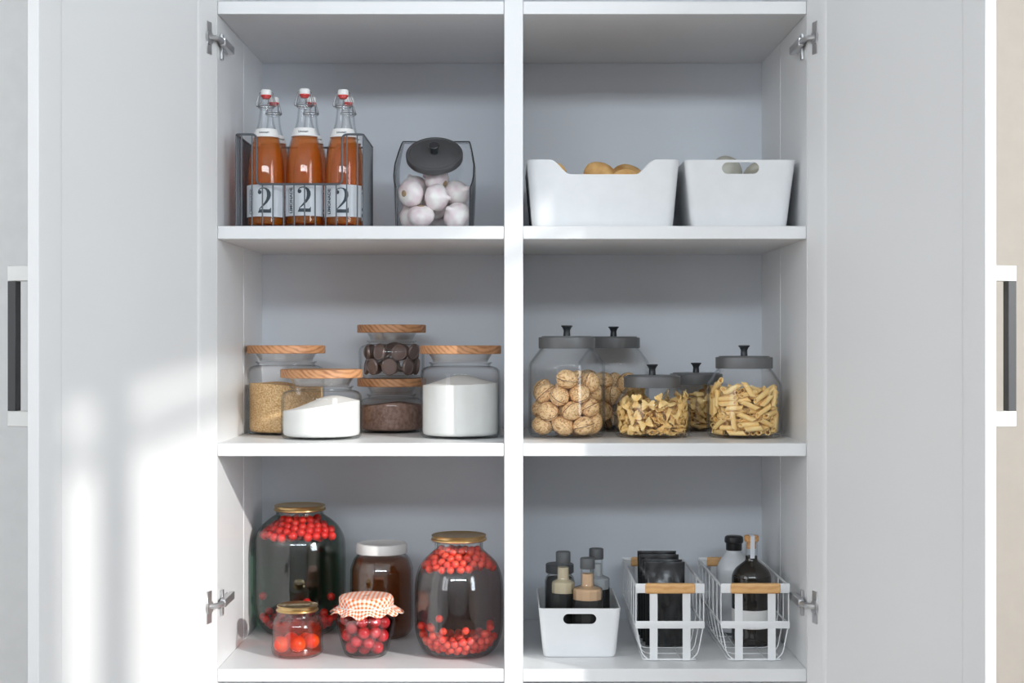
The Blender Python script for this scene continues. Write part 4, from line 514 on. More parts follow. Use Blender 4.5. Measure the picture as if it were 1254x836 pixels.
R1 = .0690
P_SUG = (-.408, .250, S2); P_FLS = (-.3275, .125, S2); P_FLB = (-.0895, .150, S2); P_COC = (-.2215, .300, S2)
wood_jar(P_SUG, R1, .1592, .0705, 'tall glass jar of brown sugar with a round wooden lid by the cupboard wall')
powder(P_SUG, R1, lambda x, y: .087 + .007 * math.exp(-((x + .1) ** 2 + (y + .4) ** 2) / .35) - .004 * x, SUGAR, 'brown_sugar', 'golden brown sugar filling the tall jar beside the cupboard wall', 'sugar')
wood_jar(P_FLS, R1, .1185, .0705, 'squat glass jar of white flour with a wooden lid in front of the sugar')
powder(P_FLS, R1, lambda x, y: .052 + .020 * math.exp(-((x - .25) ** 2 + (y + .1) ** 2) / .55) + .006 * x, FLOUR, 'white_flour', 'white flour heaped in the squat wooden-lidded jar', 'flour')
wood_jar(P_FLB, R1, .1592, .0705, 'tall glass jar of white flour with a wooden lid next to the middle upright')
powder(P_FLB, R1, lambda x, y: .090 + .018 * math.exp(-((x - .0) ** 2 + (y + .0) ** 2) / .5) + .002 * x, FLOUR, 'white_flour', 'white flour nearly filling the tall jar next to the middle upright', 'flour')
R2 = .0600
wood_jar(P_COC, R2, .0985, .0630, 'short glass jar of cocoa powder with a wooden lid, lower of the stacked pair')
powder(P_COC, R2, lambda x, y: .050 + .003 * math.sin(3 * x + 1) + .002 * math.sin(5 * y), COCOA, 'cocoa_powder', 'brown cocoa powder in the lower jar of the stacked pair', 'cocoa')
P_COI = (P_COC[0], P_COC[1], S2 + .0987)
wood_jar(P_COI, R2, .0980, .0630, 'short glass jar of dark round sweets with a wooden lid, stacked on the cocoa jar')

DATA = json.loads(DATA_JSON)
def scatter(proto, items, origin, dz=.0, fx=None, vary=None):
    """place proto and copies of it at the settled positions"""
    x0, y0, z0 = origin
    for i, it in enumerate(items):
        o = proto if i == 0 else copy_tree(proto)
        x, y, z, a, b, c = it
        o.location = (x0 + x, y0 + y, z0 + z + dz); o.rotation_euler = (a, b, c)
        if vary: o.scale = (vary[i % len(vary)],) * 3
    return proto

coin = mesh('chocolate_disc', lathe([(0, -.0030), (.0135, -.0030), (.0152, -.0018), (.0155, 0), (.0152, .0018), (.0138, .0030), (.0120, .0030), (.0112, .0022), (0, .0022)], 28), COINM)
tag(coin, 'dark brown round sweet in the upper jar of the stacked pair', 'sweet', 'dark round sweets in the jar')
rnd = random.Random(11); cs = []
for row in range(2):
    for k in range(8):
        a = 2 * PI * (k + .5 * row) / 8 - PI / 2 + rnd.uniform(-.06, .06)
        q = .0455 - .002 * row
        e = Matrix.Rotation(a, 3, 'Z') @ Matrix.Rotation(PI / 2 + rnd.uniform(-.28, .28), 3, 'Y') @ Matrix.Rotation(rnd.uniform(-.35, .35), 3, 'X')
        cs.append([q * math.cos(a), q * math.sin(a), .0160 + .0265 * row + rnd.uniform(0, .002)] + list(e.to_euler()))
for k in range(8):
    a = 2 * PI * k / 8 + .3; e = Matrix.Rotation(a + rnd.uniform(-.5, .5), 3, 'Z') @ Matrix.Rotation(rnd.uniform(.2, .9), 3, 'Y')
    cs.append([.020 * math.cos(a), .020 * math.sin(a), .012 + .0135 * (k // 2)] + list(e.to_euler()))
scatter(coin, cs, P_COI, .0045)

# ------------------------------------------------------------------ grey-lidded jars
def grey_jar(loc, r, h, label):
    """h = height to the top of the lid plate (knob above)"""
    root = empty('glass_jar', loc, label, 'jar')
    zl = h - .0215; rl = .0492
    prof = smooth_prof([(r - .014, 0), (r - .005, .002), (r - .0008, .009), (r, .018)], 4)
    top = smooth_prof([(r, zl - .036), (r - .0003, zl - .030), (r - .0022, zl - .0245), (rl + .0025, zl - .0075), (rl - .0010, zl - .0032), (rl - .0030, zl + .0005), (rl - .0030, zl + .004)], 4)
    mesh('glass_body', lathe(shell(prof + top, .0024, .005), 64), GLASS, root)
    lid = mesh('lid', lathe([(0, zl + .0045), (rl - .0015, zl + .0045), (rl - .0015, zl), (rl - .0003, zl), (rl, zl + .001), (rl, h - .003), (rl - .001, h - .002), (rl - .005, h - .0018), (rl - .0058, h - .0002), (rl - .007, h), (0, h)], 64), GREYLID, root)
    mesh('knob', lathe([(0, h), (.0062, h), (.0058, h + .006), (.0056, h + .010), (.0078, h + .0145), (.0100, h + .0168), (.0100, h + .0180), (.0092, h + .0186), (0, h + .0186)], 32), KNOBM, lid)
    return root
RJ = .0665
P_W1 = (.0955, .155, S2); P_W2 = (.190, .345, S2); P_B1 = (.2440, .155, S2); P_B2 = (.3445, .345, S2); P_PE = (.4030, .150, S2)
grey_jar(P_W1, RJ, .1755, 'large glass jar of walnuts with a grey knobbed lid, nearest the middle upright')
grey_jar(P_W2, RJ, .1755, 'large glass jar of walnuts with a grey lid, half hidden behind the bow-tie pasta')
grey_jar(P_B1, RJ, .1080, 'squat glass jar of bow-tie pasta with a grey knobbed lid in the front row')
grey_jar(P_B2, RJ, .1080, 'squat glass jar of bow-tie pasta with a grey lid, half hidden in the back row')
grey_jar(P_PE, RJ - .0015, .1410, 'glass jar of penne pasta with a grey knobbed lid at the right cupboard wall')

def walnut_geo():
    V = []; Fc = []; nu, nv = 26, 16
    for i in range(nv + 1):
        th = PI * i / nv
        for j in range(nu):
            ph = 2 * PI * j / nu
            x, y, z = math.cos(th), math.sin(th) * math.cos(ph), math.sin(th) * math.sin(ph)
            seam = math.exp(-(z / .10) ** 2)
            k = 1 + .065 * seam - .02 * math.exp(-((abs(z) - .2) / .1) ** 2) + .018 * math.sin(7 * x + 5 * y) * math.cos(6 * y - 4 * x) * (1 - seam)
            tip = .10 * max(0, x - .8) / .2
            V.append(Vector((x * (1 + tip) * .0190 * k, y * .0165 * k, z * .0160 * k)))
    for i in range(nv):
        for j in range(nu):
            j2 = (j + 1) % nu
            Fc.append((i * nu + j, i * nu + j2, (i + 1) * nu + j2, (i + 1) * nu + j))
    return V, Fc
wg = walnut_geo()
w1 = tag(mesh('walnut', wg, WALNUT, smooth=60), 'whole brown walnut in its shell in the jar nearest the middle upright', 'walnut', 'walnuts in the front jar')
scatter(w1, DATA['walnut1'], P_W1, .0055)
w2 = tag(mesh('walnut', wg, WALNUT, smooth=60), 'whole brown walnut in its shell in the jar of the back row', 'walnut', 'walnuts in the back jar')
scatter(w2, DATA['walnut2'], P_W2, .0055)

def bow_geo():
    """farfalle: pinched in the middle, pleated, zig-zag ends"""
    nu, nv = 13, 9; top = []; bot = []
    for i in range(nu):
        u = -1 + 2 * i / (nu - 1)
        for j in range(nv):
            v = -1 + 2 * j / (nv - 1)
            w = .0086 * (.26 + .74 * min(1, abs(u) * 1.45) ** .9)
            x = u * .0108 + (.0010 * (1 if j % 2 else -1) * (1 if u > 0 else -1) if abs(u) == 1 else 0)
            pl = math.exp(-(u / .45) ** 2)
            z = .0024 * pl * math.cos(v * PI * 1.0) + .0016 * math.sin(u * 2.2) * v + .0010 * (1 - pl) * math.cos(v * PI)
            p = Vector((x, v * w, z)); th = .0006 + .0006 * pl
            top.append(p + Vector((0, 0, th))); bot.append(p - Vector((0, 0, th)))
    V = top + bot; n = len(top); Fc = []
    for i in range(nu - 1):
        for j in range(nv - 1):
            a = i * nv + j; q = (a, a + 1, a + nv + 1, a + nv)
            Fc.append(q); Fc.append(tuple(n + k for k in q[::-1]))
    edge = [i * nv for i in range(nu)] + [(nu - 1) * nv + j for j in range(1, nv)] + [i * nv + nv - 1 for i in range(nu - 2, -1, -1)] + [j for j in range(nv - 2, 0, -1)]
    for a, b in zip(edge, edge[1:] + edge[:1]): Fc.append((a, b, n + b, n + a))
    return V, Fc
bg = bow_geo()
b1 = tag(mesh('bow_tie_pasta', bg, PASTA, smooth=50), 'yellow bow-tie pasta piece heaped in the front squat jar', 'pasta', 'bow-tie pasta in the front jar')
scatter(b1, DATA['bow1'], P_B1, .0055)
b2 = tag(mesh('bow_tie_pasta', bg, PASTA, smooth=50), 'yellow bow-tie pasta piece heaped in the back squat jar', 'pasta', 'bow-tie pasta in the back jar')
scatter(b2, DATA['bow2'], P_B2, .0055, vary=(1.12,))

def penne_geo():
    n = 20; V = []; Fc = []
    def ring(r, s, k=0):
        out = []
        for i in range(n):
            a = 2 * PI * i / n; rr = r * (1 + (.05 if i % 2 and k else 0))
            out.append(Vector((s * .0145 + rr * math.cos(a) * .75, rr * math.cos(a), rr * math.sin(a))))
        return out
    V = ring(.0042, -1, 1) + ring(.0042, 1, 1) + ring(.0030, 1) + ring(.0030, -1)
    for q in range(4):
        for i in range(n):
            i2 = (i + 1) % n; a = q * n; b = ((q + 1) % 4) * n
            Fc.append((a + i, a + i2, b + i2, b + i))
    return V, Fc
p1 = tag(mesh('penne_pasta', penne_geo(), PASTA, smooth=30), 'yellow ribbed penne tube in the jar at the right cupboard wall', 'pasta', 'penne in the jar')
scatter(p1, DATA['penne'], P_PE, .0055)

# ------------------------------------------------------------------ lemonade bottles in their wire rack
def two_geo(R, x0, z0, sc_):
    """the large figure 2, bent round a cylinder of radius R"""
    def P(px, py):
        x = x0 + (px - 480) * sc_; z = z0 - (py - 400) * sc_
        a = x / R
        return Vector((R * math.sin(a), -R * math.cos(a), z))
    outer = [(370, 262), (378, 225), (398, 203), (425, 189), (465, 182), (515, 189), (560, 215), (590, 262), (594, 320), (575, 378), (532, 440), (470, 500), (398, 556)]
    inner = [(385, 266), (392, 235), (406, 215), (430, 204), (457, 198), (490, 205), (515, 232), (527, 275), (527, 330), (514, 385), (487, 432), (445, 485), (388, 550)]
    V = []; Fc = []
    for a, b in zip(outer, inner): V += [P(*a), P(*b)]
    for i in range(len(outer) - 1): Fc.append((2 * i, 2 * i + 1, 2 * i + 3, 2 * i + 2))
    c = len(V); V.append(P(402, 262))
    for k in range(16): V.append(P(402 + 34 * math.cos(k * PI / 8), 262 + 34 * math.sin(k * PI / 8)))
    for k in range(16): Fc.append((c, c + 1 + k, c + 1 + (k + 1) % 16))
    c = len(V); m = 8
    for k in range(m + 1):
        x = 370 + (597 - 370) * k / m; V.append(P(x, 612)); V.append(P(max(x, 395) if k == 0 else x, 554 if k < m else 518))
    for k in range(m): Fc.append((c + 2 * k, c + 2 * k + 1, c + 2 * k + 3, c + 2 * k + 2))
    return V, Fc

def text_geo(s, size, R, ang, z0, rot=True):
    cu = bpy.data.curves.new('word', 'FONT'); cu.body = s; cu.size = size; cu.align_x = 'CENTER'; cu.align_y = 'CENTER'
    cu.offset = size * .03
    o = bpy.data.objects.new('word', cu); COL.objects.link(o)
    dg = bpy.context.evaluated_depsgraph_get()
    me = bpy.data.meshes.new_from_object(o.evaluated_get(dg))
    V = []
    for v in me.vertices:
        x, y = (-v.co.y, v.co.x) if rot else (v.co.x, v.co.y)
        a = ang + x / R
        V.append(Vector((R * math.sin(a), -R * math.cos(a), z0 + y)))
    Fc = [tuple(p.vertices) for p in me.polygons]
    bpy.data.objects.remove(o); bpy.data.meshes.remove(me)
    return V, Fc

def band_geo(R, z0, z1, a0=0, a1=2 * PI, n=64, R2=None, t=.0004):
    """paper band round a bottle"""
    V = []; Fc = []; R2 = R2 or R
    full = abs(a1 - a0 - 2 * PI) < 1e-6; m = n if full else n + 1
    for k in range(m):
        a = a0 + (a1 - a0) * k / n
        for (r, z) in ((R, z0), (R2, z1), (R2 - t, z1), (R - t, z0)):
            V.append(Vector((r * math.sin(a), -r * math.cos(a), z)))
    for k in range(n):
        k2 = (k + 1) % m
        for q in range(4):
            q2 = (q + 1) % 4
            Fc.append((k * 4 + q, k2 * 4 + q, k2 * 4 + q2, k * 4 + q2))
    return V, Fc

def lemonade(loc, label, rz=0):
    root = empty('lemonade_bottle', loc, label, 'bottle', 'lemonade bottles in the wire rack', rz)
    prof = smooth_prof([(.020, 0), (.0285, .0015), (.0308, .006), (.0312, .012)], 3)[:-1] + \
        smooth_prof([(.0312, .012), (.0314, .05), (.0312, .085), (.0300, .108), (.0270, .130), (.0222, .150), (.0165, .166), (.0128, .180), (.0108, .198)], 6) + \
        [(.0106, .200), (.0132, .2015), (.0134, .2075), (.0112, .209), (.0098, .212), (.0096, .2215)]
    mesh('glass_body', lathe(shell(prof, .0016, .004), 48), GLASSB, root)
    liq = [(0, .0046)] + [(r - .0021, max(z, .0048)) for r, z in prof if .002 < z < .150] + [(.0198, .1510), (0, .1510)]
    mesh('lemonade', lathe(liq, 48), LEMON, root)
    lab = mesh('paper_label', band_geo(.03205, .0165, .0700, -1.45, 1.45), PAPER, root)
    mesh('figure_two', two_geo(.0326, .0022, .0435, .0225 / 230), INK, lab, smooth=0)
    mesh('lettering', join(text_geo('LIMONADE', .0085, .0324, -.66, .0420), band_geo(.0323, .022, .061, -.86, -.845, 1), band_geo(.0323, .022, .061, -.83, -.822, 1)), INK, lab, smooth=0)
    nk = mesh('neck_label', band_geo(.0226, .1515, .1655, 0, 2 * PI, 48, .0177), WCAP, root)
    mesh('lettering', text_geo('Limonade', .0045, .0207, 0, .1585, False), INK, nk, smooth=0)
    st = mesh('ceramic_stopper', lathe([(0, .2235), (.0086, .2235), (.0092, .2250), (.0092, .2300), (.0082, .2325), (.005, .2335), (0, .2337)], 32), CERAM, root)
    mesh('rubber_seal', lathe([(0, .2175), (.0060, .2178), (.0068, .2200), (.0086, .2216), (.0088, .2236), (0, .2236)], 32), RUBBER, st)
    g = []
    for s in (-1, 1):
        g.append(tube(rounded([(s * .0030, 0, .2275), (s * .0100, 0, .2282), (s * .0118, 0, .2262), (s * .0172, -.002, .2065), (s * .0158, -.002, .2040), (s * .0140, 0, .2052)], .002), .0009, 6))
        g.append(tube(rounded([(s * .0098, 0, .2255), (s * .0135, .002, .2060), (s * .0120, .004, .2040)], .002), .0009, 6))
    g.append(tube([(.0139 * math.cos(a), .0139 * math.sin(a), .2045) for a in [2 * PI * k / 24 for k in range(24)]], .0009, 6, closed=True))
    mesh('wire_bail', join(*g), WIRE, root)
    return root
bx = (-.4150, -.3502, -.2850)
fb = lemonade((bx[0], .080, S1 + .003), 'amber lemonade bottle at the left end of the front row in the wire rack', .0)
c = copy_tree(fb); c.location = (bx[1], .080, S1 + .0045); c.rotation_euler = (0, 0, .05); c['label'] = 'amber lemonade bottle in the middle of the front row in the wire rack'
c = copy_tree(fb); c.location = (bx[2], .080, S1 + .003); c.rotation_euler = (0, 0, -.02); c['label'] = 'amber lemonade bottle at the right end of the front row in the wire rack'
for x, w, dx in zip(bx, ('left', 'middle', 'right'), (.0, .0, .0)):
    c = copy_tree(fb); c.location = (x + dx, .156, S1 + .003); c.rotation_euler = (0, 0, .9)
    c['label'] = 'amber lemonade bottle half hidden behind the %s one of the front row' % w

# wire rack
rx0, rx1, ry0, ry1, rh = -.458, -.247, .036, .200, .1545
rk = empty('wire_rack', ((rx0 + rx1) / 2, (ry0 + ry1) / 2, S1), 'dark grey wire rack with a low front holding the lemonade bottles', 'rack')
ox, oy = (rx0 + rx1) / 2, (ry0 + ry1) / 2
X0, X1, Y0, Y1 = rx0 - ox, rx1 - ox, ry0 - oy, ry1 - oy
wr = .0013; low = .0720
xl, xr = X0 + .0345, X1 - .0345
rim = rounded([(X0, Y1, rh), (X0, Y0, rh), (xl, Y0, rh), (xl, Y0, low), (xr, Y0, low), (xr, Y0, rh), (X1, Y0, rh), (X1, Y1, rh)], .009, 5, closed=True)
mesh('rim_wire', tube(rim, .0019, 8, closed=True), RACK, rk)
g = []
for k in range(12):
    x = X0 + .0095 + k * (X1 - X0 - .019) / 11
    z = rh if (x < xl or x > xr) else low
    g.append(tube([(x, Y0, z), (x, Y0, .002)], wr, 6)); g.append(tube([(x, Y1, rh), (x, Y1, .002)], wr, 6)); g.append(tube([(x, Y0, .0016), (x, Y1, .0016)], wr, 6))
mesh('front_and_floor_wires', join(*g), RACK, rk)
g = []
for k in range(13):
    y = Y0 + .004 + k * (Y1 - Y0 - .008) / 12
    for x in (X0, X1): g.append(tube([(x, y, rh), (x, y, .002)], wr, 6))
g.append(tube(rounded([(X0, Y0, .0018), (X1, Y0, .0018), (X1, Y1, .0018), (X0, Y1, .0018)], .009, 5, closed=True), .0018, 6, closed=True))
mesh('side_wires', join(*g), RACK, rk)

# ------------------------------------------------------------------ garlic jar with a slanted mouth
GJ = (-.1325, .130, S1)
gj = empty('candy_jar', GJ, 'slant-topped glass jar of garlic with a round charcoal lid, beside the bottle rack', 'jar')
lv = [(0, .0570, -.060, .060, .0620), (.0015, .0600, -.0635, .0635, .0650), (.006, .0617, -.065, .065, .0665), (.035, .0617, -.065, .065, .0685), (.069, .0620, -.065, .065, .0700),
      (.080, .0655, -.0535, .065, .0700), (.092, .0675, -.0405, .065, .0700), (.115, .0675, -.0155, .064, .0690), (.140, .0630, .0115, .060, .0640), (.155, .0595, .0275, .054, .0598), (.1600, .0575, .0335, .050, .0575)]
V = []; Fc = []; nf, ns = 10, 8
for (h, wf, yf, yb, wm) in lv:
    ring = []
    for k in range(nf): ring.append((-wf + 2 * wf * k / nf, yf))
    for k in range(ns):
        t = k / ns; ring.append((wf + (wm - wf) * 4 * t * (1 - t) + .0, yf + (yb - yf) * t))
    for k in range(nf): ring.append((wf - 2 * wf * k / nf, yb))
    for k in range(ns):
        t = k / ns; ring.append((-wf - (wm - wf) * 4 * t * (1 - t), yb + (yf - yb) * t))
    V += [Vector((x, y, h)) for x, y in ring]
n = 2 * (nf + ns)
for q in range(len(lv) - 1):
    for k in range(n):
        k2 = (k + 1) % n; Fc.append((q * n + k, q * n + k2, (q + 1) * n + k2, (q + 1) * n + k))
Fc.append(tuple(range(n))); Fc.append(tuple((len(lv) - 1) * n + k for k in range(n)))
gb = mesh('glass_body', (V, Fc), GLASSC, gj, smooth=32)
md = gb.modifiers.new('wall', 'SOLIDIFY'); md.thickness = .0024; md.offset = -1
evaluated(gb)
# shade of the glass corners drawn as black tubes, flat front to bulging sides
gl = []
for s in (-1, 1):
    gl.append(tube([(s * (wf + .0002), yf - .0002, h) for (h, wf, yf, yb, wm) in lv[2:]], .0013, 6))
mesh('glass_edge_shade', join(*gl, tube([(-lv[-1][1], lv[-1][2], lv[-1][0]), (lv[-1][1], lv[-1][2], lv[-1][0])], .0011, 6)), KNOBM, gj)
tilt = math.radians(42.8)
R_ = Matrix.Translation((0, -.0120, .1195)) @ Matrix.Rotation(tilt, 4, 'X')
def tl(g): return [R_ @ Vector(v) for v in g[0]], g[1]
mesh('glass_neck', tl(lathe([(.0430, -.0010), (.0430, .008), (.0405, .008), (.0405, -.0010), (.0430, -.0010)], 48)), GLASSC, gj)
lid = mesh('lid', tl(lathe([(0, .006), (.0478, .006), (.0486, .007), (.0488, .0155), (.0478, .0172), (.0425, .0186), (.0415, .0178), (.0405, .0186), (0, .0186)], 64)), CHAR, gj)
mesh('knob', tl(lathe([(0, .0186), (.0062, .0186), (.0056, .024), (.0060, .0275), (.0088, .0315), (.0092, .0335), (.0084, .0345), (0, .0348)], 32)), KNOBM, lid)

def garlic_geo():
    def warp(p, a):
        k = 1 + .075 * abs(math.sin(a * 3.5 + .4)) * (1 - abs(p.z) / .03) + .02 * math.sin(2 * a)
        return Vector((p.x * k, p.y * k, p.z))
    return lathe([(0, -.0165), (.006, -.0172), (.0125, -.0160), (.0188, -.0108), (.0212, -.003), (.0198, .0048), (.0145, .0112), (.0082, .0150), (.0046, .0185), (.0036, .0220), (.0030, .0240), (0, .0245)], 36, warp)
gr = empty('garlic_bulb', (0, 0, 0), 'whole white garlic bulb with faint purple tinge in the slant-topped jar', 'garlic', 'garlic bulbs in the jar')
mesh('bulb', garlic_geo(), GARLIC, gr, smooth=60)
mesh('root_plate', lathe([(0, -.0188), (.0032, -.0186), (.0052, -.0176), (.0050, -.0160), (0, -.0160)], 16), ROOTM, gr)
scatter(gr, DATA['garlic'], GJ, .0030, vary=(1.07,))

# ------------------------------------------------------------------ plastic bins
def bin_geo(wt, dt, wb, db, h, rc, t=.0022, dip=None, N=200):
    """open tapered bin; dip(x, side) lowers the rim on the front and back walls"""
    def ring(w, d, r):
        """rounded rectangle with evenly spaced points"""
        segs = []; hw, hd = w / 2 - r, d / 2 - r
        per = [2 * hw, PI * r / 2, 2 * hd, PI * r / 2] * 2; Ltot = sum(per); out = []
        for k in range(N):
            s = Ltot * k / N; q = 0
            while s > per[q]: s -= per[q]; q += 1
            f = s / per[q]
            if q == 0: p = (-hw + 2 * hw * f, -hd - r)
            elif q == 1: a = -PI / 2 + f * PI / 2; p = (hw + r * math.cos(a), -hd + r * math.sin(a))
            elif q == 2: p = (hw + r, -hd + 2 * hd * f)
            elif q == 3: a = f * PI / 2; p = (hw + r * math.cos(a), hd + r * math.sin(a))
            elif q == 4: p = (hw - 2 * hw * f, hd + r)
            elif q == 5: a = PI / 2 + f * PI / 2; p = (-hw + r * math.cos(a), hd + r * math.sin(a))
            elif q == 6: p = (-hw - r, hd - 2 * hd * f)
            else: a = PI + f * PI / 2; p = (-hw + r * math.cos(a), -hd + r * math.sin(a))
            out.append(p)
        return out
    V = []; rows = []
    top = ring(wt, dt, rc)
    zt = [h - (dip(p[0]) if dip and abs(p[1]) > dt / 2 - rc * .5 else 0) for p in top]
    def lay(f, inset, zoff=0):
        w, d = wb + (wt - wb) * f, db + (dt - db) * f
        return ring(w - 2 * inset, d - 2 * inset, max(rc - inset, .002))
    r0 = len(V)
    levels = []
    # outer from bottom up
    for (inset, z) in ((.006, 0), (.0015, .0008), (0, .004)): levels.append([(x, y, z) for x, y in lay(0, inset)])
    for q in range(1, 9):
        f = q / 8; row = []
        ringf = lay(f, 0); lo = lay(0, 0)
        for k in range(N):
            zz = .004 + (zt[k] - .004) * f; fr_ = zz / h
            x = lo[k][0] + (top[k][0] - lo[k][0]) * fr_; y = lo[k][1] + (top[k][1] - lo[k][1]) * fr_
            row.append((x, y, zz))
        levels.append(row)
    inn = lay(1, t); inlo = lay(0, t)
    for q in range(8, -1, -1):
        f = q / 8; row = []
        for k in range(N):
            zz = .006 + (zt[k] - .006) * f; fr_ = zz / h
            row.append((inlo[k][0] + (inn[k][0] - inlo[k][0]) * fr_, inlo[k][1] + (inn[k][1] - inlo[k][1]) * fr_, zz))
        levels.append(row)
    levels.append([(x * .95, y * .95, .003) for x, y in inlo])
    V = [Vector(p) for L in levels for p in L]; Fc = []
    for q in range(len(levels) - 1):
        for k in range(N):
            k2 = (k + 1) % N; Fc.append((q * N + k, q * N + k2, (q + 1) * N + k2, (q + 1) * N + k))
    Fc.append(tuple(range(N))[::-1]); Fc.append(tuple((len(levels) - 1) * N + k for k in range(N)))
    return V, Fc
def slot(o, w, hh, z, y):
    """cut the hand hole through the front wall"""
    r = hh / 2; pts = []
    for k in range(13): a = -PI / 2 + PI * k / 12; pts.append((w / 2 - r + r * math.cos(a), z + r * math.sin(a)))
    for k in range(13): a = PI / 2 + PI * k / 12; pts.append((-w / 2 + r + r * math.cos(a), z + r * math.sin(a)))
    n = len(pts); V = [(x, y - .03, zz) for x, zz in pts] + [(x, y + .03, zz) for x, zz in pts]
    Fc = [tuple(range(n)), tuple(range(n, 2 * n))[::-1]] + [(k, (k + 1) % n, n + (k + 1) % n, n + k) for k in range(n)]
    c = mesh('cutter', (V, Fc), BINM, None, o.location)
    m = o.modifiers.new('slot', 'BOOLEAN'); m.object = c; m.operation = 'DIFFERENCE'; m.solver = 'EXACT'
    bpy.context.view_layer.update(); evaluated(o)
    bpy.data.objects.remove(c)
    for p in o.data.polygons: p.use_smooth = True
    o.data.set_sharp_from_angle(angle=math.radians(35))
def dipf(x):
    a = abs(x)
    if a <= .0560: return .0243
    if a >= .0880: return 0
    t = (a - .0560) / .032; return .0243 * (1 - (3 * t * t - 2 * t ** 3))
PB = (.1520, .195, S1)
o = mesh('storage_bin', bin_geo(.2550, .300, .2360, .280, .1140, .016, dip=dipf, N=280), BINM, None, PB, smooth=35)
tag(o, 'wide white plastic bin of potatoes with a dipped front rim', 'bin')
OB = (.3805, .190, S1)
o = mesh('storage_bin', bin_geo(.1850, .290, .1600, .265, .1135, .012), BINM, None, OB, smooth=35)
slot(o, .0620, .0190, .1000, -.145)
tag(o, 'white plastic bin of onions with a hand hole, beside the potato bin', 'bin')

def blob_geo(a, b, c, seed, amp=.06, n=24, m=14):
    rnd = random.Random(seed); ph = [rnd.random() * 6 for _ in range(6)]
    V = []; Fc = []
    for i in range(m + 1):
        th = PI * i / m
        for j in range(n):
            p = 2 * PI * j / n
            x, y, z = math.sin(th) * math.cos(p), math.sin(th) * math.sin(p), math.cos(th)
            k = 1 + amp * (math.sin(2 * x + ph[0]) * math.cos(2.5 * y + ph[1]) + .5 * math.sin(5 * y + ph[2]) * math.sin(4 * z + ph[3]))
            V.append(Vector((x * a * k, y * b * k, z * c * k)))
    for i in range(m):
        for j in range(n):
            j2 = (j + 1) % n; Fc.append((i * n + j, i * n + j2, (i + 1) * n + j2, (i + 1) * n + j))
    return V, Fc
po = tag(mesh('potato', blob_geo(.038, .0285, .0258, 3), POTATO, smooth=60), 'round golden brown potato in the wide white bin', 'potato', 'potatoes in the wide bin')
scatter(po, [[max(v[0] - .022, min(v[0], -.086)) if v[2] > .075 else v[0]] + v[1:] for v in DATA['potato']], PB, .0045, vary=(1, .96, .9, .98))
on = empty('onion', (0, 0, 0), 'round pale onion in the bin with the hand hole', 'onion', 'onions in the bin')
mesh('bulb', lathe(smooth_prof([(.002, -.0295), (.012, -.0285), (.0255, -.0185), (.0318, -.002), (.0285, .0130), (.0170, .0235), (.0065, .0275), (.0035, .0300)], 3), 36), ONION, on, smooth=60)
mesh('stem_tip', lathe([(0, .0285), (.0036, .0290), (.0030, .0325), (.0012, .0340), (0, .0342)], 12), ROOTM, on)
scatter(on, DATA['onion'], OB, .0040)

# ------------------------------------------------------------------ preserve jars on the bottom shelf
def preserve(name, loc, label, prof, rl, h, liq_mat, liq_top, lidm, lid_h=.010, lidkind='gold'):
    root = empty(name, loc, label, 'jar')
    mesh('glass_body', lathe(shell(prof, .0028, .005), 72), GLASSG, root)
    ins = [(r - .0034, z) for r, z in prof if .005 < z < liq_top]
    # radius at the liquid's surface
    last = ins[-1][0]
    for (ra, za), (rb_, zb) in zip(prof, prof[1:]):
        if za <= liq_top < zb: last = ra + (rb_ - ra) * (liq_top - za) / (zb - za) - .0034
    mesh('liquid', lathe([(0, .0056), (ins[0][0] - .006, .0056)] + ins + [(last, liq_top), (0, liq_top)], 72), liq_mat, root)
    z0 = h - lid_h
    if lidkind == 'gold':
        mesh('lid', lathe([(0, z0 + .002), (rl - .003, z0 + .002), (rl - .003, z0), (rl - .0012, z0), (rl, z0 + .0012), (rl - .0002, z0 + .0028), (rl - .0022, z0 + .0045), (rl - .0020, h - .003), (rl - .0008, h - .0012), (rl - .002, h), (rl - .0045, h - .0003), (rl - .007, h - .0016), (0, h - .0016)], 72), lidm, root)
    return root
# big jar, left
PA = (-.3915, .3050, S3)
profA = smooth_prof([(.050, 0), (.060, .003), (.0735, .018), (.0815, .040), (.0840, .065), (.0843, .120), (.0838, .160), (.0800, .178), (.0705, .195), (.0560, .208), (.0445, .216), (.0430, .220), (.0430, .2225)], 5)
preserve('preserve_jar', PA, 'largest glass jar of red berries in dark liquid, gold lid, by the left wall', profA, .0478, .2340, LIQA, .2150, GOLD)
PBB = (-.0910, .1175, S3)
profB = smooth_prof([(.044, 0), (.054, .003), (.0655, .015), (.0730, .034), (.0755, .058), (.0758, .090), (.0752, .118), (.0715, .140), (.0630, .158), (.0500, .171), (.0420, .1785), (.0410, .183), (.0410, .1925)], 5)
preserve('preserve_jar', PBB, 'large round-shouldered jar of berry compote with a gold lid next to the middle upright', profB, .0478, .2045, LIQB, .1790, GOLD)
PC = (-.2370, .2700, S3)
profC = smooth_prof([(.034, 0), (.046, .002), (.0545, .012), (.0572, .026), (.0574, .060), (.0572, .110), (.0560, .125), (.0505, .140), (.0445, .1475), (.0430, .151), (.0430, .157)], 5)
jc = preserve('honey_jar', PC, 'glass jar of dark brown honey with a white screw cap between the berry jars', profC, .0462, .1690, LIQC, .1400, WCAP, lidkind='cap')
mesh('screw_cap', lathe([(0, .1535), (.0442, .1535), (.0452, .1505), (.0462, .1515), (.0462, .1650), (.0450, .1680), (.0400, .1690), (.0385, .1680), (0, .1680)], 72), WCAP, jc)
PD = (-.3660, .1050, S3)
profD = smooth_prof([(.028, 0), (.037, .0015), (.0425, .006), (.0438, .014), (.0430, .018), (.0428, .045), (.0420, .056), (.0375, .065), (.0350, .069), (.0345, .077)], 4)
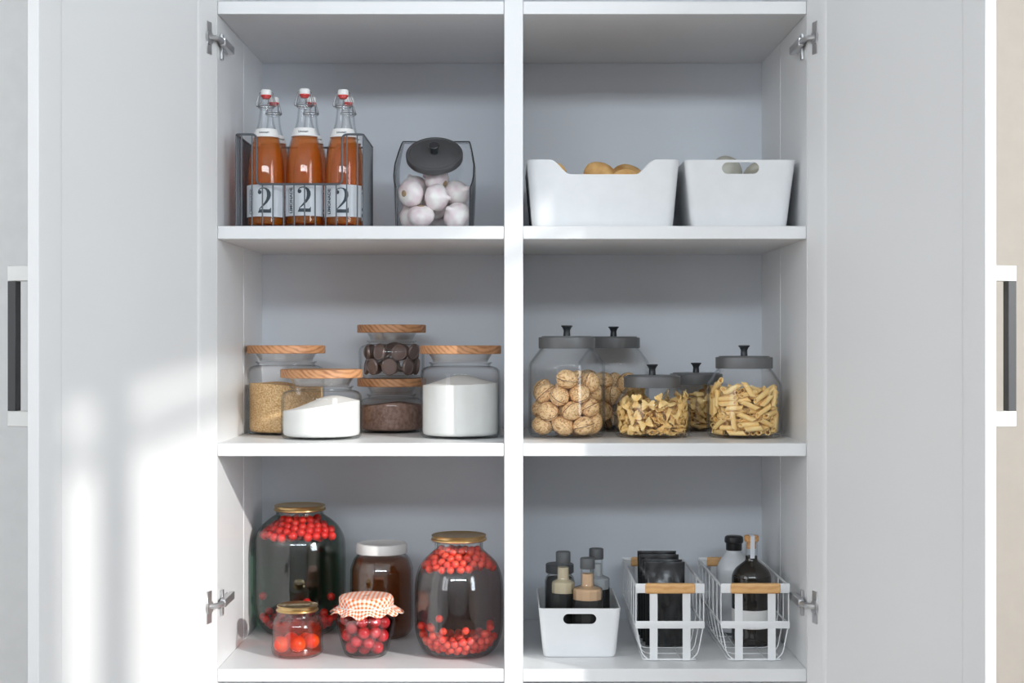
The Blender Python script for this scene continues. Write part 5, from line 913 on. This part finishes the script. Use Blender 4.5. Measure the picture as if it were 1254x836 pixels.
preserve('preserve_jar', PD, 'small gold-lidded glass jar of orange-red fruit in front, by the left wall', profD, .0360, .0865, LIQD, .0500, GOLD, .0105)
PE_ = (-.2490, .1050, S3)
profE = smooth_prof([(.024, 0), (.032, .001), (.0375, .008), (.0430, .026), (.0480, .046), (.0498, .058), (.0490, .066), (.0440, .074), (.0415, .078), (.0415, .092)], 4)
je = preserve('jam_jar', PE_, 'small tapering jar of red jam topped with an orange gingham cloth', profE, .0430, .1000, LIQE, .0740, WCAP, lidkind='none')
mesh('lid', lathe([(0, .088), (.0420, .088), (.0434, .0885), (.0436, .0990), (.0425, .1000), (0, .1000)], 48), WCAP, je)
# gingham cover
def gingham():
    m, t = nt('orange_gingham_cotton')
    out = node(t, 'ShaderNodeOutputMaterial'); p = t.nodes.new('ShaderNodeBsdfPrincipled'); p.inputs['Roughness'].default_value = .85
    uv = t.nodes.new('ShaderNodeUVMap'); sp = t.nodes.new('ShaderNodeSeparateXYZ'); t.links.new(uv.outputs[0], sp.inputs[0])
    st = []
    for k in (0, 1):
        mu = node(t, 'ShaderNodeMath', operation='MULTIPLY'); mu.inputs[1].default_value = 1 / .0078; t.links.new(sp.outputs[k], mu.inputs[0])
        fr_ = node(t, 'ShaderNodeMath', operation='FRACT'); t.links.new(mu.outputs[0], fr_.inputs[0])
        gt = node(t, 'ShaderNodeMath', operation='GREATER_THAN'); gt.inputs[1].default_value = .5; t.links.new(fr_.outputs[0], gt.inputs[0]); st.append(gt)
    ad = node(t, 'ShaderNodeMath', operation='ADD'); t.links.new(st[0].outputs[0], ad.inputs[0]); t.links.new(st[1].outputs[0], ad.inputs[1])
    hf = node(t, 'ShaderNodeMath', operation='MULTIPLY'); hf.inputs[1].default_value = .5; t.links.new(ad.outputs[0], hf.inputs[0])
    r = t.nodes.new('ShaderNodeValToRGB'); r.color_ramp.interpolation = 'CONSTANT'
    r.color_ramp.elements[0].color = (.86, .84, .82, 1); r.color_ramp.elements[0].position = 0
    e = r.color_ramp.elements[1]; e.position = .4; e.color = srgb(250, 190, 160)
    e = r.color_ramp.elements.new(.9); e.color = srgb(238, 104, 50)
    t.links.new(hf.outputs[0], r.inputs[0]); t.links.new(r.outputs[0], p.inputs['Base Color']); t.links.new(p.outputs[0], out.inputs[0])
    return m
V = []; Fc = []; UV = []; n = 120; rows = [0, .012, .025, .036, .043, .0455, .050, .056, .061, .065, .070, .075, .080]
for q, s in enumerate(rows):
    for k in range(n):
        a = 2 * PI * k / n
        corner = 1 + .10 * math.cos(4 * a + .6)
        wav = math.sin(11 * a) + .5 * math.sin(7 * a + 1)
        if s <= .043: r, z = s, .1015 + .0012 * math.cos(s / .043 * PI / 2)
        elif s <= .061:
            f = (s - .043) / .018; r = .0446 + .0015 * math.sin(f * PI) - .0000 * f + .0008 * wav * f; z = .1012 - f * .0165
        else:
            f = (s - .061) / .019 * corner; r = .0446 + .0140 * f + .0012 * wav + .0024 * wav * f; z = .0847 - .0105 * f - .0028 * f * math.sin(11 * a + 1.2)
        V.append(Vector((r * math.cos(a), r * math.sin(a), z))); UV.append((s * math.cos(a), s * math.sin(a)))
for q in range(len(rows) - 1):
    for k in range(n):
        k2 = (k + 1) % n; Fc.append((q * n + k, q * n + k2, (q + 1) * n + k2, (q + 1) * n + k))
cl = mesh('cloth_cover', (V, Fc), gingham(), je, uv=UV, smooth=80)
md = cl.modifiers.new('thick', 'SOLIDIFY'); md.thickness = .0006; md.offset = 1
mesh('rubber_band', tube([(.0464 * math.cos(a), .0464 * math.sin(a), .0850 + .0003 * math.sin(3 * a)) for a in [2 * PI * k / 48 for k in range(48)]], .0009, 6, closed=True), CERAM, je)

def sphere_geo(r, n=16, m=9):
    return lathe([(0, -r)] + [(r * math.sin(PI * i / m), -r * math.cos(PI * i / m)) for i in range(1, m)] + [(0, r)], n)
def berry_fill(items, origin, m, label, group, name='berry', cat='berry', extra=()):
    g = sphere_geo(.01); first = None
    for it in list(items) + list(extra):
        x, y, z, r = it
        if first is None:
            o = first = tag(mesh(name, g, m, smooth=80), label, cat, group)
        else:
            o = first.copy(); COL.objects.link(o)
        o.location = (origin[0] + x, origin[1] + y, origin[2] + z); o.scale = (r / .01,) * 3
        o.rotation_euler = ((x * 977) % 6, (y * 577) % 6, (z * 399) % 6)
rnd = random.Random(5)
def stray(R, z0, z1, n, r):
    out = []
    while len(out) < n:
        a = rnd.uniform(-PI * .95, -PI * .05); q = R - r - rnd.random() * .012
        p = (q * math.cos(a), q * math.sin(a), rnd.uniform(z0, z1), r)
        if all((Vector(p[:3]) - Vector(o[:3])).length > 2.1 * r for o in out): out.append(p)
    return out
berry_fill(DATA['Atop'], PA, BERRY, 'bright red berry floating under the neck of the largest jar', 'floating berries in the largest jar')
berry_fill(DATA['Abot'], PA, BERRY, 'bright red berry in the lower half of the largest jar', 'sunken berries in the largest jar', extra=stray(.080, .045, .07, 5, .0075))
berry_fill(DATA['Btop'], PBB, BERRYP, 'red berry floating at the top of the compote jar beside the middle upright', 'floating berries in the compote jar')
berry_fill(DATA['Bbot'], PBB, BERRYP, 'red berry in the lower half of the compote jar beside the middle upright', 'sunken berries in the compote jar', extra=stray(.0715, .045, .075, 6, .0065))
berry_fill(DATA['Ebot'], PE_, PLUM, 'red fruit in the jam jar under the gingham cloth', 'fruit in the jam jar', 'preserved_fruit', 'fruit')
berry_fill([(-.024, -.018, .022, .0135), (.004, -.024, .024, .0140), (.026, -.008, .026, .0125), (-.012, .010, .024, .0130), (.012, .014, .023, .0130), (-.030, .004, .022, .0100)], PD, PEPPER,
           'orange-red fruit in the small gold-lidded jar by the left wall', 'fruit in the small gold-lidded jar', 'preserved_fruit', 'fruit')

# ------------------------------------------------------------------ small white bin of spice bottles
SB = (.1145, .1830, S3)
o = mesh('storage_bin', bin_geo(.1390, .205, .1230, .190, .0840, .009, N=200), BINM, None, SB, smooth=35)
slot(o, .0560, .0175, .0660, -.1025)
tag(o, 'small white plastic bin of spice bottles on the bottom shelf', 'bin')
def spice_bottle(loc, r, zs, m, label, rot=.3):
    """octagonal-shouldered bottle; zs = height of the shoulder"""
    root = empty('spice_bottle', loc, label, 'bottle', 'spice bottles in the small bin', rot)
    n = 10
    prof = [(r - .003, 0), (r, .003), (r, zs - .003), (r - .002, zs), (.0125, zs + .004), (.0117, zs + .006), (.0117, zs + .032)]
    mesh('glass_body', lathe(shell(prof, .0012, .003), 12), GLASSB, root, smooth=24)
    mesh('spice', lathe([(0, .0036), (r - .004, .0036), (r - .0016, .006), (r - .0016, zs - .004), (r - .003, zs - .0012), (.0105, zs + .0030), (.0100, zs + .006), (.0098, zs + .024), (0, zs + .024)], 12), m, root, smooth=24)
    mesh('dark_label', band_geo(r + .0004, .008, zs - .019, PI / 2, PI * 2.5, 12), DKLAB, root, smooth=24)
    def rib(p, a): k = 1 + .02 * math.cos(a * 18); return Vector((p.x * k, p.y * k, p.z))
    mesh('cap', lathe([(0, zs + .0325), (.0122, zs + .0325), (.0126, zs + .0335), (.0126, zs + .0495), (.0115, zs + .0510), (0, zs + .0510)], 36, rib), SPCAP, root)
    return root
spice_bottle((.0885, .140, S3 + .0032), .0215, .1175, SP1, 'grey-capped bottle of beige spice at the front left of the small bin', .2)
spice_bottle((.1295, .118, S3 + .0032), .0262, .1100, SP2, 'grey-capped bottle of tan spice at the front right of the small bin', .1)
spice_bottle((.1490, .195, S3 + .0032), .0240, .1150, SP3, 'grey-capped bottle of pale grey spice at the back of the small bin', .1)
sj = empty('spice_jar', (.0850, .214, S3 + .0032), 'wide dark spice jar with a flat grey cap behind the beige spice bottle', 'jar')
mesh('glass_body', lathe(shell([(.024, 0), (.0265, .003), (.0265, .106), (.0245, .113), (.0215, .116), (.0215, .124)], .0015, .003), 32), GLASSG, sj)
mesh('spice', lathe([(0, .004), (.0245, .004), (.0248, .105), (.022, .112), (0, .112)], 32), SP4, sj)
mesh('cap', lathe([(0, .1205), (.0245, .1205), (.0250, .1215), (.0250, .1350), (.0235, .1365), (0, .1365)], 36), SPCAP, sj)

# ------------------------------------------------------------------ white wire baskets with wooden grips
def basket(cx, label):
    yf, yb = .060, .350; ym = (yf + yb) / 2
    root = empty('wire_basket', (cx, ym, S3), label, 'basket', 'white wire baskets')
    a, b = yf - ym, yb - ym
    wt, wb, ht, hm = .0567, .0440, .1215, .0610; wm = .0567
    g = []; w = .0011
    g.append(tube(rounded([(-wt, a, ht + .004), (-wt, b, ht + .004), (wt, b, ht + .004), (wt, a, ht + .004)], .004), .0020, 8))
    g.append(tube([(-wm, a, hm), (-wm, b, hm)], .0017, 8)); g.append(tube([(wm, a, hm), (wm, b, hm)], .0017, 8))
    bot = rounded([(-wb, a + .002, .0022), (wb, a + .002, .0022), (wb, b - .002, .0022), (-wb, b - .002, .0022)], .008, 4, closed=True)
    g.append(tube(bot, .0018, 8, closed=True))
    for k in range(7):
        y = a + .003 + (b - a - .006) * k / 6
        g.append(tube(rounded([(-wt, y, ht + .004), (-wm, y, hm), (-wb - .003, y, .012), (-wb + .008, y, .0018), (wb - .008, y, .0018), (wb + .003, y, .012), (wm, y, hm), (wt, y, ht + .004)], .010, 4), w, 6))
    for x in (-.018, .018):
        g.append(tube([(x, a, .0030), (x, b, .0030)], w, 6))
    mesh('wire_frame', join(*g), WWIRE, root)
    for y, s in ((a, -1), (b, 1)):
        ya = y - .0016 if s < 0 else y + .0016
        mesh('rim_band', box(-wt - .001, wt + .001, ya - .0012, ya + .0012, ht - .0075, ht + .0085, .0010, 2), WWIRE, root)
        mesh('middle_band', box(-wm - .001, wm + .001, ya - .0012, ya + .0012, hm - .0063, hm + .0063, .0010, 2), WWIRE, root)
        mesh('wooden_grip', box(-.0417, .0417, ya - .0050, ya + .0050, ht - .0080, ht + .0090, .0030, 3), BEECH, root)
        for x in (-.0275, .0275):
            mesh('upright_band', strap([(x, ya + .002 * s * -1, ht), (x, ya, hm), (x, ya - .004 * s * 0, .020), (x, ya, .0015)], .0130, .0020), WWIRE, root)
    return root
basket(.2645, 'white wire basket of black pouches with a wooden grip, beside the small bin')
basket(.4070, 'white wire basket of two bottles with a wooden grip, against the right wall')

# black pouches
def pouch_geo(w, h):
    nx, nz = 14, 26; fr_, bk = [], []
    for j in range(nz + 1):
        v = j / nz
        for i in range(nx + 1):
            u = i / nx * 2 - 1
            flat = min(1, (1 - v) * 3.2) * min(1, (1 - abs(u)) * 4 + .02)
            th = .0007 + .0105 * flat * (1 - .55 * v) * (1 if v > .04 else .9)
            cr = .0019 * math.sin(9 * u + 5 * v) * math.sin(7 * v * 2 + 2 * u) * flat
            seal = .0006 if v > .93 else 0
            x = u * w / 2 * (1 - .02 * math.sin(v * PI)); z = v * h
            fr_.append(Vector((x, -th - cr - seal, z))); bk.append(Vector((x, th + cr * .5 + seal, z)))
    V = fr_ + bk; n = len(fr_); Fc = []; m = nx + 1
    for j in range(nz):
        for i in range(nx):
            q = (j * m + i, j * m + i + 1, (j + 1) * m + i + 1, (j + 1) * m + i); Fc.append(q); Fc.append(tuple(n + k for k in q[::-1]))
    ed = [i for i in range(m)] + [j * m + nx for j in range(1, nz + 1)] + [nz * m + i for i in range(nx - 1, -1, -1)] + [j * m for j in range(nz - 1, 0, -1)]
    for p, q in zip(ed, ed[1:] + ed[:1]): Fc.append((p, q, n + q, n + p))
    return V, Fc
PG = pouch_geo(.0700, .1440)
po1 = mesh('foil_pouch', PG, POUCH, smooth=60)
for i, (x, y, dz, rz, rx, lab) in enumerate([
        (.2680, .166, 0, .02, .05, 'front black foil pouch standing in the wire basket, nearest the wooden grip'),
        (.2660, .196, .000, -.03, .06, 'second black foil pouch from the front in the wire basket'),
        (.2640, .226, .004, .02, .05, 'third black foil pouch from the front in the wire basket'),
        (.2622, .256, .006, -.01, .03, 'rearmost black foil pouch in the wire basket, standing tallest')]):
    o = po1 if i == 0 else po1.copy()
    if i: COL.objects.link(o)
    o.location = (x, y, S3 + .0046); o.rotation_euler = (-rx, 0, rz); o.scale = (1, 1, 1 + dz * 8)
    tag(o, lab, 'pouch', 'black foil pouches')

# dark bottle with a cork stopper
DB = (.4215, .185, S3 + .0045)
db = empty('liquor_bottle', DB, 'dark glass bottle with a cork stopper and paper seal in the right-hand basket', 'bottle')
pr = smooth_prof([(.024, 0), (.0320, .002), (.0345, .007), (.0345, .020)], 4) + smooth_prof([(.0345, .095), (.0345, .112), (.0330, .122), (.0270, .132), (.0170, .140), (.0120, .1440), (.0106, .148), (.0104, .153)], 5)
mesh('glass_body', lathe([(0, 0)] + [p for p in pr] + [(0, .153)], 48), DKGLASS, db)
mesh('paper_label', band_geo(.0350, .030, .062, 0, 2 * PI, 48), WCAP, db)
mesh('glass_neck', lathe([(0, .153), (.0104, .153), (.0108, .158), (.0108, .178), (.0086, .178), (.0086, .153)], 32), GLASSB, db)
ck = mesh('cork_stopper', lathe([(0, .166), (.0082, .166), (.0084, .1782), (.0120, .1785), (.0128, .1800), (.0128, .1875), (.0118, .1890), (0, .1890)], 32), CORK, db)
mesh('paper_seal', strap([(0, -.0114, .150), (0, -.0116, .176), (0, -.0134, .179), (0, -.0134, .1885), (0, -.012, .1896), (0, .012, .1896)], .0078, .0004), PAPER, db)
# white bottle
WB = (.4065, .288, S3 + .0045)
wb_ = empty('oil_bottle', WB, 'white bottle with a black cap behind the dark bottle in the basket', 'bottle')
mesh('body', lathe([(0, 0)] + smooth_prof([(.024, 0), (.0295, .002), (.0315, .008), (.0315, .060), (.0315, .108), (.0290, .122), (.0220, .134), (.0150, .142), (.0130, .147), (.0125, .150)], 5) + [(0, .150)], 48), WBOT, wb_)
mesh('cap', lathe([(0, .1485), (.0142, .1485), (.0146, .150), (.0146, .160), (.0150, .1615), (.0168, .1625), (.0172, .1665), (.0165, .1725), (.0140, .1745), (0, .1745)], 32), BLKCAP, wb_)

# ------------------------------------------------------------------ light
def area(name, loc, rot, sx, sy, L, col):
    d = bpy.data.lights.new(name, 'AREA'); d.shape = 'RECTANGLE'; d.size = sx; d.size_y = sy
    d.energy = L * sx * sy * PI; d.color = col
    o = bpy.data.objects.new(name, d); o.location = loc; o.rotation_euler = rot; COL.objects.link(o); return o
area('window_daylight_front', (0, RY - .10, 2.59), (PI / 2, 0, 0), 3.8, .42, 16.5, (.84, .93, 1.0))
area('window_daylight_right', (RX + .10, -2.50, 1.757), (PI / 2, 0, PI / 2), 1.56, 1.81, 8.0, (.86, .94, 1.0))
area('added_fill_left', (-RX - .10, -2.835, 1.757), (PI / 2, 0, -PI / 2), 2.23, 1.81, 2.7, (1.0, .98, .95))  # added fill lamp that lifts the right door, set in the added opening
sd = bpy.data.lights.new('sun', 'SUN'); sd.energy = 2.7; sd.angle = math.radians(1.0); sd.color = (1.0, .97, .92)
so = bpy.data.objects.new('sun', sd); COL.objects.link(so)
so.rotation_euler = Vector((-1, .98, -.50)).to_track_quat('-Z', 'Y').to_euler()
so.location = (4, -4, 4)
w = bpy.data.worlds.new('sky'); sc.world = w; w.use_nodes = True
w.node_tree.nodes['Background'].inputs[0].default_value = (.62, .78, 1, 1); w.node_tree.nodes['Background'].inputs[1].default_value = 1.0

# ------------------------------------------------------------------ camera and colour
cd = bpy.data.cameras.new('camera'); cd.sensor_width = 36; cd.lens = F / 1254 * 36; cd.clip_start = .01
co = bpy.data.objects.new('camera', cd); co.location = (0, -CAMD, H); co.rotation_euler = (PI / 2, 0, 0); COL.objects.link(co)
sc.camera = co
sc.view_settings.view_transform = 'Standard'; sc.view_settings.look = 'None'; sc.view_settings.gamma = 1
sc.view_settings.use_curve_mapping = False; sc.view_settings.exposure = 0
cy = sc.cycles
cy.max_bounces = 10; cy.diffuse_bounces = 5; cy.glossy_bounces = 4; cy.transmission_bounces = 6; cy.transparent_max_bounces = 64
cy.volume_bounces = 0; cy.caustics_reflective = False; cy.caustics_refractive = False
cy.use_denoising = True; cy.sample_clamp_indirect = 6
